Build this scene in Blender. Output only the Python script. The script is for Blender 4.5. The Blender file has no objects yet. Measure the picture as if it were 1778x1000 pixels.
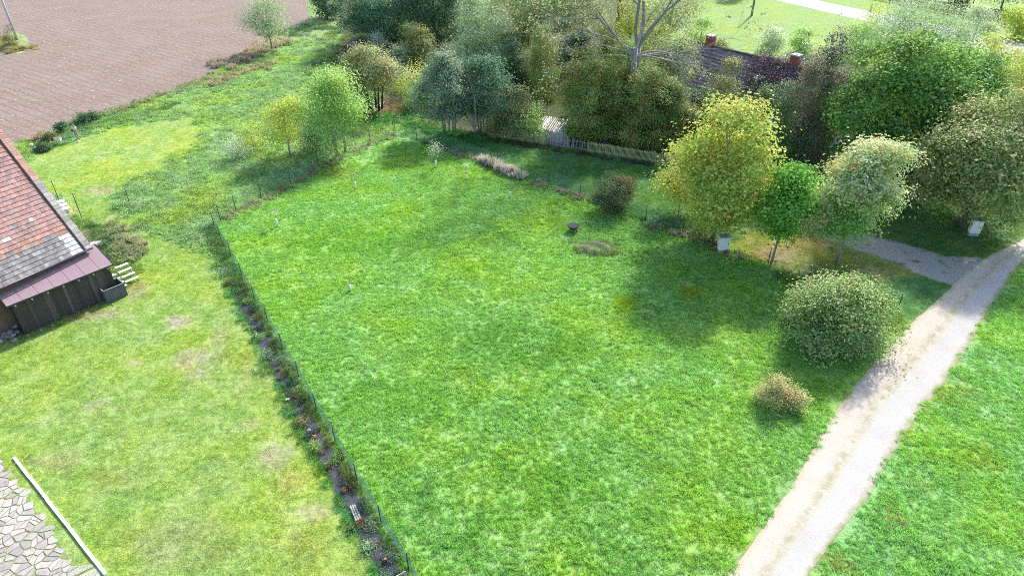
import bpy, math, random
import numpy as np
from mathutils import Vector
random.seed(7)
S=bpy.context.scene
COL=S.collection
# ---------------------------------------------------------------- camera, light, exposure
CAMH=26.0; PIT=math.radians(33.4); F=1186.0
cP,sP=math.cos(PIT),math.sin(PIT)
cam=bpy.data.cameras.new('camera'); camo=bpy.data.objects.new('camera',cam); COL.objects.link(camo)
cam.sensor_width=36; cam.lens=36*F/1778; cam.clip_end=6000; cam.clip_start=.2
camo.location=(0,0,CAMH); camo.rotation_euler=(math.pi/2-PIT,0,0); S.camera=camo
SUN_EL=math.radians(39); SUN_AZ=math.radians(28)
w=bpy.data.worlds.new('World'); S.world=w; w.use_nodes=True
nt=w.node_tree; bg=nt.nodes['Background']
sky=nt.nodes.new('ShaderNodeTexSky'); sky.sky_type='NISHITA'; sky.sun_disc=False
sky.sun_elevation=SUN_EL; sky.sun_rotation=SUN_AZ; sky.air_density=1.0; sky.dust_density=2.0; sky.ozone_density=1.0
nt.links.new(sky.outputs[0],bg.inputs[0]); bg.inputs[1].default_value=.14
sl=bpy.data.lights.new('sun','SUN'); sl.energy=3.3; sl.angle=math.radians(2.2); sl.color=(1,.945,.86)
so=bpy.data.objects.new('sun',sl); COL.objects.link(so)
so.rotation_euler=Vector((math.sin(SUN_AZ)*math.cos(SUN_EL),math.cos(SUN_AZ)*math.cos(SUN_EL),math.sin(SUN_EL))).to_track_quat('Z','Y').to_euler()
S.view_settings.view_transform='Standard'; S.view_settings.look='None'; S.view_settings.gamma=1
S.view_settings.exposure=1.1
S.cycles.filter_width=1.0; S.cycles.use_denoising=False
# ---------------------------------------------------------------- survey helpers
def G(x,y,z=0.):                       # photo position -> point at height z
    u=(x-889)/F; v=(500-y)/F
    t=(z-CAMH)/(-sP+v*cP)
    return (u*t,(cP+v*sP)*t)
def PX(X,Y,Z=0.):
    d=np.maximum(Y*cP+(CAMH-Z)*sP,.5)
    return 889+F*X/d, 500-F*((Z-CAMH)*cP+Y*sP)/d
def topz(Y,ty):
    v=(500-ty)/F
    return (v*(Y*cP+CAMH*sP)+CAMH*cP-Y*sP)/(cP+v*sP)
# ---------------------------------------------------------------- materials
def newmat(name):
    m=bpy.data.materials.new(name); m.use_nodes=True
    return m,m.node_tree,m.node_tree.nodes['Principled BSDF']
def N(nt,t,**k):
    n=nt.nodes.new(t)
    for a,b in k.items():
        if a.startswith('i'): n.inputs[int(a[1:])].default_value=b
        else: setattr(n,a,b)
    return n
def L(nt,a,b): nt.links.new(a,b)
def noise(nt,scale,detail=3,rough=.55,vec=None):
    n=N(nt,'ShaderNodeTexNoise'); n.inputs['Scale'].default_value=scale; n.inputs['Detail'].default_value=detail; n.inputs['Roughness'].default_value=rough
    if vec is not None: L(nt,vec,n.inputs['Vector'])
    return n
def rng_(nt,sock,a,b,c=0,d=1):
    n=N(nt,'ShaderNodeMapRange'); L(nt,sock,n.inputs[0])
    for i,v in enumerate((a,b,c,d)): n.inputs[i+1].default_value=v
    return n.outputs[0]
def mixc(nt,f,a,b,mode='MIX'):
    n=N(nt,'ShaderNodeMix',data_type='RGBA',blend_type=mode)
    for s,v in ((n.inputs[0],f),(n.inputs[6],a),(n.inputs[7],b)):
        if isinstance(v,(int,float)): s.default_value=v
        elif isinstance(v,tuple): s.default_value=v if len(v)==4 else v+(1,)
        else: L(nt,v,s)
    return n.outputs[2]
def ramp(nt,f,stops):
    n=N(nt,'ShaderNodeValToRGB'); cr=n.color_ramp
    while len(cr.elements)<len(stops): cr.elements.new(.5)
    for e,(p,c) in zip(cr.elements,stops): e.position=p; e.color=tuple(c)+(1,)
    L(nt,f,n.inputs[0]); return n.outputs[0]
def bump(nt,h,bs,strength=.4,dist=.05):
    b=N(nt,'ShaderNodeBump'); b.inputs['Strength'].default_value=strength; b.inputs['Distance'].default_value=dist
    L(nt,h,b.inputs['Height']); L(nt,b.outputs[0],bs.inputs['Normal'])
_mc={}
def plain(name,c,rough=.7,var=.25,scale=8,metal=0,stretch=None):
    if name in _mc: return _mc[name]
    m,nt,b=newmat(name)
    tc=N(nt,'ShaderNodeTexCoord'); v=tc.outputs['Object']
    if stretch:
        mp=N(nt,'ShaderNodeMapping'); L(nt,v,mp.inputs[0]); mp.inputs['Scale'].default_value=stretch; v=mp.outputs[0]
    n1=noise(nt,scale,4,.6,v); n2=noise(nt,scale*.18,2,.5,v)
    f=rng_(nt,n1.outputs[0],.3,.7,1-var,1+var); g=rng_(nt,n2.outputs[0],.3,.7,1-var*.6,1+var*.6)
    a=N(nt,'ShaderNodeMath',operation='MULTIPLY'); L(nt,f,a.inputs[0]); L(nt,g,a.inputs[1])
    cc=N(nt,'ShaderNodeCombineColor'); [L(nt,a.outputs[0],cc.inputs[i]) for i in range(3)]
    L(nt,mixc(nt,1.,tuple(c),cc.outputs[0],'MULTIPLY'),b.inputs['Base Color'])
    b.inputs['Roughness'].default_value=rough; b.inputs['Metallic'].default_value=metal
    bump(nt,n1.outputs[0],b,.3,.02)
    _mc[name]=m; return m
def attrmat(name,rough=.8,scale=6,var=.35,attr='tcol'):
    m,nt,b=newmat(name)
    at=N(nt,'ShaderNodeAttribute',attribute_name=attr)
    tc=N(nt,'ShaderNodeTexCoord')
    n1=noise(nt,scale,5,.65,tc.outputs['Object'])
    cc=N(nt,'ShaderNodeCombineColor'); f=rng_(nt,n1.outputs[0],.3,.7,1-var,1+var); [L(nt,f,cc.inputs[i]) for i in range(3)]
    L(nt,mixc(nt,1.,at.outputs[0],cc.outputs[0],'MULTIPLY'),b.inputs['Base Color'])
    b.inputs['Roughness'].default_value=rough; bump(nt,n1.outputs[0],b,.4,.02)
    return m
# ---------------------------------------------------------------- object helpers
def tag(o,label=None,cat=None,group=None,kind=None):
    if label: o['label']=label
    if cat: o['category']=cat
    if group: o['group']=group
    if kind: o['kind']=kind
    return o
def thing(name,label,cat,loc=(0,0,0),rz=0.,group=None):
    o=bpy.data.objects.new(name,None); COL.objects.link(o); o.empty_display_size=.3
    o.location=loc; o.rotation_euler=(0,0,rz)
    return tag(o,label,cat,group)
def link(name,me,mat,parent=None):
    o=bpy.data.objects.new(name,me); COL.objects.link(o)
    if mat: me.materials.append(mat)
    if parent: o.parent=parent
    return o
class MB:
    def __init__(s): s.v=[]; s.f=[]; s.c=[]
    def face(s,pts,col=(1,1,1)):
        i=len(s.v); s.v+=[tuple(p) for p in pts]; s.f.append(tuple(range(i,i+len(pts)))); s.c.append(col)
    def hexa(s,p,col=(1,1,1)):         # 8 points: bottom 4 ccw, top 4 ccw
        i=len(s.v); s.v+=[tuple(q) for q in p]
        for f in ((3,2,1,0),(4,5,6,7),(0,1,5,4),(1,2,6,5),(2,3,7,6),(3,0,4,7)): s.f.append(tuple(i+k for k in f)); s.c.append(col)
    def box(s,x0,x1,y0,y1,z0,z1,col=(1,1,1)):
        s.hexa([(x0,y0,z0),(x1,y0,z0),(x1,y1,z0),(x0,y1,z0),(x0,y0,z1),(x1,y0,z1),(x1,y1,z1),(x0,y1,z1)],col)
    def beam(s,a,b,w,h,col=(1,1,1),up=(0,0,1)):
        a=Vector(a); b=Vector(b); d=(b-a).normalized(); u=Vector(up)
        if abs(d.dot(u))>.95: u=Vector((1,0,0))
        sx=d.cross(u).normalized()*w/2; sz=sx.cross(d).normalized()*h/2
        s.hexa([a-sx-sz,a+sx-sz,b+sx-sz,b-sx-sz,a-sx+sz,a+sx+sz,b+sx+sz,b-sx+sz],col)
    def tube(s,pts,rad,n=6,cap=True,col=(1,1,1)):
        pts=[Vector(p) for p in pts]
        if isinstance(rad,(int,float)): rad=[rad]*len(pts)
        i0=len(s.v); ref=None
        for k,p in enumerate(pts):
            d=(pts[min(k+1,len(pts)-1)]-pts[max(k-1,0)]).normalized()
            if ref is None: ref=Vector((1,0,0)) if abs(d.x)<.8 else Vector((0,1,0))
            x=(ref-d*ref.dot(d)).normalized(); y=d.cross(x); ref=x
            for j in range(n):
                a=2*math.pi*j/n; s.v.append(tuple(p+(x*math.cos(a)+y*math.sin(a))*rad[k]))
        for k in range(len(pts)-1):
            for j in range(n):
                a=i0+k*n+j; b=i0+k*n+(j+1)%n; s.f.append((a,b,b+n,a+n)); s.c.append(col)
        if cap:
            s.f.append(tuple(i0+j for j in range(n-1,-1,-1))); s.c.append(col)
            s.f.append(tuple(i0+(len(pts)-1)*n+j for j in range(n))); s.c.append(col)
    def build(s,name,mat,parent=None,smooth=False,attr=False,bev=0):
        me=bpy.data.meshes.new(name); me.from_pydata(s.v,[],s.f); me.update()
        if smooth: me.polygons.foreach_set('use_smooth',[True]*len(me.polygons))
        if attr:
            a=me.attributes.new('tcol','FLOAT_COLOR','CORNER'); buf=[]
            for f,c in zip(s.f,s.c): buf+=list(c)*1 and (list(c)+[1])*len(f)
            a.data.foreach_set('color',buf)
        o=link(name,me,mat,parent)
        if bev:
            b=o.modifiers.new('bevel','BEVEL'); b.width=bev; b.segments=2; b.limit_method='ANGLE'
        return o
def quadmesh(name,V,mat,parent=None,tone=None):      # V: (n,4,3)
    n=len(V); me=bpy.data.meshes.new(name)
    me.vertices.add(n*4); me.vertices.foreach_set('co',V.reshape(-1).astype(np.float32))
    me.loops.add(n*4); me.loops.foreach_set('vertex_index',np.arange(n*4,dtype=np.int32))
    me.polygons.add(n); me.polygons.foreach_set('loop_start',np.arange(0,n*4,4,dtype=np.int32))
    me.update(calc_edges=True)
    if tone is not None:
        a=me.attributes.new('tone','FLOAT','FACE'); a.data.foreach_set('value',tone.astype(np.float32))
    return link(name,me,mat,parent)
# ---------------------------------------------------------------- zones of the ground
def inpoly(x,y,poly):
    r=np.zeros(x.shape,bool); n=len(poly)
    for i in range(n):
        x1,y1=poly[i]; x2,y2=poly[(i+1)%n]
        c=((y1>y)!=(y2>y))&(x<(x2-x1)*(y-y1)/((y2-y1) if y2!=y1 else 1e-9)+x1); r^=c
    return r
def wob(X,Y,s=1.):
    return (np.sin(X*1.1*s+2*np.sin(Y*.7*s))+np.sin(Y*1.7*s+1.3+1.5*np.sin(X*1.3*s))+.6*np.sin(X*3.7*s+Y*2.9*s))/2.6
TRK_L=[(2300,170),(2000,300),(1860,372),(1778,415),(1712,447),(1660,490),(1605,540),(1548,600),(1500,650),(1450,715),(1408,785),(1368,852),(1318,925),(1265,1000),(1190,1110),(1080,1300)]
TRK_R=[(2330,180),(2030,315),(1880,388),(1796,430),(1762,470),(1722,530),(1676,610),(1640,664),(1583,732),(1546,795),(1508,862),(1452,930),(1405,1000),(1345,1110),(1260,1300)]
FENCE_L=[(372,392),(383.5,414.5),(401.5,446),(421,482),(442,520),(465,559.5),(491,606),(518.6,654),(550,712),(582,766),(620,833.6),(662,907),(710,990)]
ZP={
 'meadow':[(374,395),(684,235),(808,272),(1007,342),(1185,404),(1260,425),(1333,461),(1430,560),(1560,575),(1500,650),(1408,785),(1265,1000),(1100,1300),(760,1300),(710,1000),(550,712),(465,560),(401,446)],
 'lawn':[(100,345),(180,338),(215,375),(270,405),(345,440),(388,470),(402,520),(430,580),(470,660),(520,760),(560,830),(600,900),(650,1000),(700,1300),(-900,1300),(-900,560),(0,600),(60,585),(200,515),(240,470),(250,440),(200,400),(130,372)],
 'mow':[(40,290),(60,272),(120,248),(200,222),(330,203),(348,215),(350,240),(340,258),(300,272),(290,292),(240,305),(215,330),(185,342),(110,347),(60,330)],
 'weeds':[(-900,430),(-900,330),(30,250),(60,238),(115,216),(170,198),(230,183),(300,158),(370,128),(430,88),(470,60),(560,20),(600,40),(620,110),(720,160),(745,235),(684,236),(374,395),(401,446),(440,520),(400,520),(388,470),(345,440),(215,375),(180,338),(130,372),(60,330),(-200,330)],
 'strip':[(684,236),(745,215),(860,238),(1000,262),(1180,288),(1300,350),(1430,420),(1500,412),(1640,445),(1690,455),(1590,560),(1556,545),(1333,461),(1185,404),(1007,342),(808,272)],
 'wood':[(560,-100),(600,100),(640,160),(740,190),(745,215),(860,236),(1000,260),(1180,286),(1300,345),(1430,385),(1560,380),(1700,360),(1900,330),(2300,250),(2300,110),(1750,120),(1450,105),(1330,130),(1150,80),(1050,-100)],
 'far':[(1050,-100),(1150,80),(1330,130),(1450,105),(1750,120),(2300,110),(2600,-200),(1200,-240)],
 'right':[(2600,250),(1900,380),(1796,430),(1722,530),(1640,664),(1546,795),(1405,1000),(1260,1300),(2900,1300)],
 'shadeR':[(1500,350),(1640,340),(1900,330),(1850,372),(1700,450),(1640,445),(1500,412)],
 'dry':[(1262,425),(1300,400),(1420,400),(1520,415),(1600,475),(1480,500),(1400,480),(1330,462)],
}
ZC={'base':(.17,.27,.09),'meadow':(.215,.39,.118),'lawn':(.24,.355,.10),'mow':(.26,.37,.11),'weeds':(.20,.31,.14),'strip':(.085,.20,.065),  # strip and shadeR: tree shade put into the turf colour
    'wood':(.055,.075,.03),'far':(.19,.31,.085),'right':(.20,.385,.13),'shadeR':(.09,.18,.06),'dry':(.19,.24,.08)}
SPOTS=[ # x,y,rx,ry, colour, strength : bare or yellowed patches of the turf
 (310,558,24,14,(.42,.34,.25),.9),(335,622,30,16,(.40,.35,.26),.75),(342,652,22,10,(.40,.35,.26),.6),(480,795,30,20,(.40,.36,.25),.6),(505,832,26,22,(.40,.37,.24),.55),
 (548,888,26,16,(.42,.34,.26),.6),(235,632,14,7,(.4,.33,.25),.6),(165,705,16,6,(.4,.33,.25),.5),(215,715,12,6,(.4,.33,.25),.5),(430,740,20,10,(.38,.36,.2),.5),
 (100,800,60,12,(.38,.36,.2),.6),(380,600,20,40,(.36,.36,.2),.5),(150,545,60,14,(.36,.3,.2),.6),(235,505,22,16,(.36,.33,.2),.7),(430,640,14,30,(.38,.33,.16),.6),
 (200,830,60,16,(.32,.34,.14),.5),(320,940,110,50,(.30,.34,.13),.5),(530,950,40,30,(.34,.33,.12),.4),(175,330,30,8,(.4,.36,.2),.7),(190,380,14,8,(.4,.34,.2),.6),(120,365,16,10,(.4,.34,.2),.7),
 (1085,530,20,16,(.23,.36,.03),.9),(1200,508,19,15,(.25,.33,.03),.9),(1103,463,16,9,(.15,.32,.02),.7),(795,652,26,12,(.20,.30,.06),.5),(580,300,40,14,(.24,.30,.06),.5),
 (1640,680,60,20,(.26,.3,.08),.35),(1700,800,50,26,(.2,.3,.03),.5),(1560,900,14,8,(.42,.34,.22),.7),(1610,850,16,8,(.42,.4,.3),.6),(1665,860,10,10,(.42,.36,.22),.7),(1480,990,26,6,(.36,.32,.16),.7),(1650,975,20,8,(.36,.32,.18),.6),
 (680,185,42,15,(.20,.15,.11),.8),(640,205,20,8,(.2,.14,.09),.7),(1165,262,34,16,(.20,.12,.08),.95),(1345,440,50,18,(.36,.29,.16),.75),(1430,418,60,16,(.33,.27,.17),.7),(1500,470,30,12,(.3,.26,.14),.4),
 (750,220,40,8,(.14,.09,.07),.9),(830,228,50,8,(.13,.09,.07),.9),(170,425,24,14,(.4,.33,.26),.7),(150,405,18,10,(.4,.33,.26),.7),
 (1085,300,40,10,(.12,.28,.02),.5),(900,290,60,12,(.1,.24,.02),.4),(620,420,120,30,(.16,.34,.025),.45),(700,700,120,40,(.15,.34,.025),.35),(950,850,120,50,(.15,.34,.03),.35),(900,600,150,40,(.09,.26,.03),.4),
]
def zonecol(X,Y,jit=1.0):
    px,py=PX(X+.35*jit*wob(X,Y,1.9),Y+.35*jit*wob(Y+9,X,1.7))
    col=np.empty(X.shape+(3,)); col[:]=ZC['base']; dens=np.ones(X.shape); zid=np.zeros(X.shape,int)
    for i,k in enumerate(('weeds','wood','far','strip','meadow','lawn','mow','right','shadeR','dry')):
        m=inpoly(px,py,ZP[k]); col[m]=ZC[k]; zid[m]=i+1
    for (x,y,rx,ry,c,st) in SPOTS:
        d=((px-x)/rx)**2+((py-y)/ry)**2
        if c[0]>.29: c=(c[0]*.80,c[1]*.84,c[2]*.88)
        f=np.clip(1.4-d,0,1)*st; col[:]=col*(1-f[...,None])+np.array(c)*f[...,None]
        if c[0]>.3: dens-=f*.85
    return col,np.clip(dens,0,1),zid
def mottle(nt,base):
    ge=N(nt,'ShaderNodeNewGeometry'); p=ge.outputs['Position']
    a=noise(nt,.16,4,.6,p); b=noise(nt,.42,5,.65,p); c=noise(nt,3.2,4,.7,p); d=noise(nt,.9,5,.7,p)
    x=mixc(nt,1.,base,(1.17,1.05,.6),'MULTIPLY'); x=mixc(nt,rng_(nt,a.outputs[0],.44,.66),base,x)
    y=mixc(nt,1.,x,(1.30,1.12,1.75),'MULTIPLY'); x=mixc(nt,rng_(nt,b.outputs[0],.48,.74),x,y)  # whitish sheen of backlit long grass mixed into the colour
    y=mixc(nt,1.,x,(.66,.80,.85),'MULTIPLY'); x=mixc(nt,rng_(nt,d.outputs[0],.54,.70),x,y)
    f=rng_(nt,c.outputs[0],.3,.7,.72,1.3)
    cc=N(nt,'ShaderNodeCombineColor'); [L(nt,f,cc.inputs[i]) for i in range(3)]
    return mixc(nt,1.,x,cc.outputs[0],'MULTIPLY'),c.outputs[0]
gm,gnt,gb=newmat('turf')
at=N(gnt,'ShaderNodeAttribute',attribute_name='zcol')
cs,hh=mottle(gnt,at.outputs[0]); L(gnt,cs,gb.inputs['Base Color']); gb.inputs['Roughness'].default_value=.9; gb.inputs['Specular IOR Level'].default_value=.2
bump(gnt,hh,gb,.8,.12)
xs=np.concatenate([-np.geomspace(2600,116,14),np.arange(-110,110.1,.45),np.geomspace(116,2600,14)])
ys=np.concatenate([-np.geomspace(900,6,9),np.arange(0,172,.45),np.geomspace(176,3800,16)])
XX,YY=np.meshgrid(xs,ys); nx,ny=len(xs),len(ys)
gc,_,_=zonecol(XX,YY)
me=bpy.data.meshes.new('ground')
co=np.stack([XX,YY,np.zeros_like(XX)],-1).reshape(-1,3)
me.vertices.add(len(co)); me.vertices.foreach_set('co',co.reshape(-1).astype(np.float32))
ii=(np.arange(ny-1)[:,None]*nx+np.arange(nx-1)[None]).reshape(-1)
q=np.stack([ii,ii+1,ii+1+nx,ii+nx],-1).astype(np.int32)
me.loops.add(q.size); me.loops.foreach_set('vertex_index',q.reshape(-1)); me.polygons.add(len(q)); me.polygons.foreach_set('loop_start',np.arange(0,q.size,4,dtype=np.int32)); me.update(calc_edges=True)
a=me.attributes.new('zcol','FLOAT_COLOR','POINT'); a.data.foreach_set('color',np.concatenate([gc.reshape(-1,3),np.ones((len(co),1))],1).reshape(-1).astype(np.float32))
tag(link('ground',me,gm),kind='structure')
# ---------------------------------------------------------------- ribbons and sheets
def resample(pts,step):
    pts=[Vector((p[0],p[1],0)) for p in pts]; out=[pts[0]]
    for a,b in zip(pts,pts[1:]):
        n=max(1,int((b-a).length/step))
        for k in range(1,n+1): out.append(a.lerp(b,k/n))
    return out
def ribbon(name,Lp,Rp,mat,z,nc=14,step=.5,edge=.11,kind='structure'):
    lp=resample([G(*p) for p in Lp],step); rp=resample([G(*p) for p in Rp],step)
    n=min(len(lp),len(rp)); v=[];ac=[];f=[]
    for i in range(n):
        l=lp[int(i*(len(lp)-1)/(n-1))]; r=rp[int(i*(len(rp)-1)/(n-1))]
        w_=(r-l).length
        for j in range(nc+1):
            t=j/nc
            e=edge*(wob(np.array(l.x*2.2),np.array(l.y*2.2))) if j==0 else (edge*wob(np.array(r.x*2.4+5),np.array(r.y*2.4)) if j==nc else 0)
            p=l.lerp(r,t+float(e)/w_); v.append((p.x,p.y,z)); ac.append(t)
    for i in range(n-1):
        for j in range(nc):
            a=i*(nc+1)+j; f.append((a,a+1,a+nc+2,a+nc+1))
    me=bpy.data.meshes.new(name); me.from_pydata(v,[],f)
    if me.polygons[0].normal.z<0: me.flip_normals()
    at=me.attributes.new('across','FLOAT','POINT'); at.data.foreach_set('value',ac)
    return tag(link(name,me,mat),kind=kind)
def sheet(name,poly,mat,z,step=.7,edge=.25,kind='structure',world=False):
    pts=resample([p if world else G(*p) for p in poly]+[poly[0] if world else G(*poly[0])],step)[:-1]
    v=[]
    for p in pts:
        v.append((p.x+edge*float(wob(np.array(p.x*1.9),np.array(p.y*1.9))),p.y+edge*float(wob(np.array(p.y*2.1+4),np.array(p.x*2))),z))
    me=bpy.data.meshes.new(name); me.from_pydata(v,[],[tuple(range(len(v)))]); 
    if me.polygons[0].normal.z<0: me.flip_normals()
    return tag(link(name,me,mat),kind=kind)
# gravel track
tm,nt,b=newmat('gravel_track')
ge=N(nt,'ShaderNodeNewGeometry'); P=ge.outputs['Position']
ac=N(nt,'ShaderNodeAttribute',attribute_name='across').outputs['Fac']
n0=noise(nt,.5,4,.6,P); n1=noise(nt,9,5,.75,P); n2=noise(nt,1.6,4,.65,P); n3=noise(nt,30,3,.7,P)
lane=ramp(nt,ac,[(0,(.42,.38,.28)),(.12,(.49,.44,.375)),(.36,(.48,.43,.375)),(.50,(.45,.43,.36)),(.62,(.43,.425,.42)),(.9,(.45,.435,.42)),(1,(.34,.31,.23))])
def absd(c,wd):
    a=N(nt,'ShaderNodeMath',operation='SUBTRACT'); L(nt,ac,a.inputs[0]); a.inputs[1].default_value=c
    b_=N(nt,'ShaderNodeMath',operation='ABSOLUTE'); L(nt,a.outputs[0],b_.inputs[0])
    return rng_(nt,b_.outputs[0],wd,0)
mid=N(nt,'ShaderNodeMath',operation='MULTIPLY'); L(nt,absd(.43,.13),mid.inputs[0]); L(nt,rng_(nt,n2.outputs[0],.4,.6),mid.inputs[1])
c=mixc(nt,mid.outputs[0],lane,(.32,.31,.2))
edg=N(nt,'ShaderNodeMath',operation='MULTIPLY'); L(nt,rng_(nt,ac,.86,1.0),edg.inputs[0]); L(nt,rng_(nt,n2.outputs[0],.42,.6),edg.inputs[1])
c=mixc(nt,edg.outputs[0],c,(.22,.26,.07))
c=mixc(nt,rng_(nt,n1.outputs[0],.55,.75),c,mixc(nt,1.,c,(.62,.6,.58),'MULTIPLY'))
c=mixc(nt,rng_(nt,n3.outputs[0],.58,.7),c,mixc(nt,1.,c,(1.3,1.3,1.3),'MULTIPLY'))
c=mixc(nt,rng_(nt,n0.outputs[0],.45,.65,0,.5),c,mixc(nt,1.,c,(.86,.82,.78),'MULTIPLY'))
L(nt,c,b.inputs['Base Color']); b.inputs['Roughness'].default_value=.95; bump(nt,n1.outputs[0],b,.7,.04)
ribbon('gravel_track',TRK_L,TRK_R,tm,.008)
dm,nt,b=newmat('driveway_gravel')
P=N(nt,'ShaderNodeNewGeometry').outputs['Position']; n1=noise(nt,8,5,.8,P); n2=noise(nt,.9,4,.6,P)
c=ramp(nt,n1.outputs[0],[(.3,(.17,.165,.15)),(.55,(.33,.325,.31)),(.75,(.56,.55,.52))]); c=mixc(nt,rng_(nt,n2.outputs[0],.55,.7),c,(.12,.14,.05))
L(nt,c,b.inputs['Base Color']); b.inputs['Roughness'].default_value=.95; bump(nt,n1.outputs[0],b,.6,.04)
ribbon('driveway',[(1760,452),(1640,444),(1570,424),(1500,405),(1400,372),(1300,335),(1190,298)],[(1700,508),(1600,478),(1548,452),(1480,432),(1390,395),(1290,355),(1175,312)],dm,.004,nc=8,edge=.25)
# asphalt road far behind
rm=plain('asphalt_road_surface',(.33,.33,.345),.9,.10,2)
ribbon('road',[(1270,-40),(1335,-22),(1400,-4),(1440,6),(1510,20),(1620,42),(1720,63),(1778,77),(2100,160)],[(1200,-40),(1265,-22),(1330,-3),(1440,23),(1505,38),(1600,60),(1700,84),(1778,103),(2100,200)],rm,.008,nc=4,step=1.5,edge=.08)
# ploughed field
fm,nt,b=newmat('ploughed_soil')
P=N(nt,'ShaderNodeNewGeometry').outputs['Position']
n0=noise(nt,.05,3,.5,P); n1=noise(nt,2.4,8,.78,P); n2=noise(nt,.22,5,.6,P)
mp=N(nt,'ShaderNodeMapping'); L(nt,P,mp.inputs[0]); mp.inputs['Rotation'].default_value=(0,0,math.radians(33))
wv=N(nt,'ShaderNodeTexWave',wave_type='BANDS',bands_direction='Y'); L(nt,mp.outputs[0],wv.inputs[0]); wv.inputs['Scale'].default_value=.27; wv.inputs['Distortion'].default_value=4; wv.inputs['Detail'].default_value=4; wv.inputs['Detail Scale'].default_value=.35
c=ramp(nt,n1.outputs[0],[(.34,(.105,.073,.057)),(.5,(.205,.152,.124)),(.66,(.33,.255,.21))])
c=mixc(nt,rng_(nt,n2.outputs[0],.4,.65,0,.45),c,(.29,.225,.20)); c=mixc(nt,rng_(nt,wv.outputs[1],.7,1,0,.42),c,(.13,.095,.09))  # dark wave bands paint the shading of the furrows
L(nt,c,b.inputs['Base Color']); b.inputs['Roughness'].default_value=1
mx=N(nt,'ShaderNodeMath',operation='MULTIPLY_ADD'); L(nt,wv.outputs[1],mx.inputs[0]); mx.inputs[1].default_value=-.12; L(nt,n1.outputs[0],mx.inputs[2])
bump(nt,mx.outputs[0],b,.4,.10)
FIELD=[(-700,480),(-200,330),(0,262),(30,248),(60,240),(115,217),(170,199),(230,184),(300,159),(350,139),(385,118),(430,96),(462,76),(500,48),(538,36),(532,10),(525,-20),(560,-120),(300,-200),(-600,-200),(-2600,-100),(-2600,480)]
sheet('ploughed_field',FIELD,fm,.004,edge=.35)
# grass island in the field
sheet('grass_island',[(0,92),(4,72),(12,62),(26,56),(44,62),(50,74),(48,88),(36,94),(18,92)],None,.008,edge=.3).data.materials.append(plain('island_turf',(.22,.29,.10),.9,.4,2))
# weed fabric along the fence
fb=plain('weed_fabric',(.105,.10,.125),.75,.45,3)
fl=[G(*p) for p in FENCE_L]
def off(pts,d):
    out=[]
    for i,p in enumerate(pts):
        a=Vector(pts[max(i-1,0)]); b_=Vector(pts[min(i+1,len(pts)-1)]); t=(b_-a).normalized(); out.append((p[0]+t.y*d,p[1]-t.x*d))
    return out
bed=fl[3:]+[(fl[-1][0]+.9,fl[-1][1]-1.5)]
sheet('weed_fabric',off(bed,.35)+off(bed,1.1)[::-1],fb,.008,edge=.10,step=.4,world=True)
# ---------------------------------------------------------------- stone paving (irregular flags)
def paving():
    rg=random.Random(3); poly=[G(*p) for p in [(-260,620),(-60,700),(0,790),(45,850),(95,930),(150,1000),(230,1110)]]
    edge=poly; pts=[]; 
    for i in range(47):
        for j in range(43):
            pts.append((-36+i*.38+rg.uniform(-.30,.30),12+j*.38+rg.uniform(-.30,.30)))
    def side(p):
        for a,b in zip(edge,edge[1:]):
            if a[1]>=p[1]>=b[1]:
                t=(a[1]-p[1])/(a[1]-b[1]); return p[0]-(a[0]+(b[0]-a[0])*t)
        return 9
    m=MB(); joints=[]
    for k,p in enumerate(pts):
        if not -9<side(p)<-.15: continue
        cell=[(p[0]-1,p[1]-1),(p[0]+1,p[1]-1),(p[0]+1,p[1]+1),(p[0]-1,p[1]+1)]
        for q in pts:
            if q is p or abs(q[0]-p[0])>1.6 or abs(q[1]-p[1])>1.6: continue
            mx_,my=(p[0]+q[0])/2,(p[1]+q[1])/2; nx_,ny_=q[0]-p[0],q[1]-p[1]; l=math.hypot(nx_,ny_); mx_-=nx_/l*.018; my-=ny_/l*.018
            out=[]
            for i in range(len(cell)):
                a=cell[i]; b=cell[(i+1)%len(cell)]
                da=(a[0]-mx_)*nx_+(a[1]-my)*ny_; db=(b[0]-mx_)*nx_+(b[1]-my)*ny_
                if da<=0: out.append(a)
                if da*db<0: t=da/(da-db); out.append((a[0]+(b[0]-a[0])*t,a[1]+(b[1]-a[1])*t))
            cell=out
            if len(cell)<3: break
        if len(cell)<3: continue
        s=rg.choice([1,1,.98,.94,.86]); cx=sum(c[0] for c in cell)/len(cell); cy=sum(c[1] for c in cell)/len(cell)
        cell=[(cx+(c[0]-cx)*s,cy+(c[1]-cy)*s) for c in cell]
        g=rg.uniform(.27,.44); col=(g*1.04,g*rg.uniform(.94,1.0),g*rg.uniform(.88,.97)); h=.018+rg.uniform(0,.014)
        n=len(cell); i0=len(m.v)
        m.v+=[(c[0],c[1],0.0) for c in cell]+[(c[0],c[1],h-.008) for c in cell]+[(cx+(c[0]-cx)*.95,cy+(c[1]-cy)*.95,h) for c in cell]
        m.f.append(tuple(i0+2*n+i for i in range(n))); m.c.append(col)
        for r in (0,1):
            for i in range(n): m.f.append((i0+r*n+i,i0+r*n+(i+1)%n,i0+(r+1)*n+(i+1)%n,i0+(r+1)*n+i)); m.c.append(col)
    o=m.build('stone_paving',attrmat('flagstone',.85,5,.22),attr=True); tag(o,kind='structure')
    sheet('paving_joints',[(-400,640),(-60,712),(0,800),(45,860),(95,940),(150,1010),(230,1120),(-900,1120)],plain('paving_joint_soil',(.20,.23,.10),.95,.4,6),.004,edge=.1)
paving()
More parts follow.
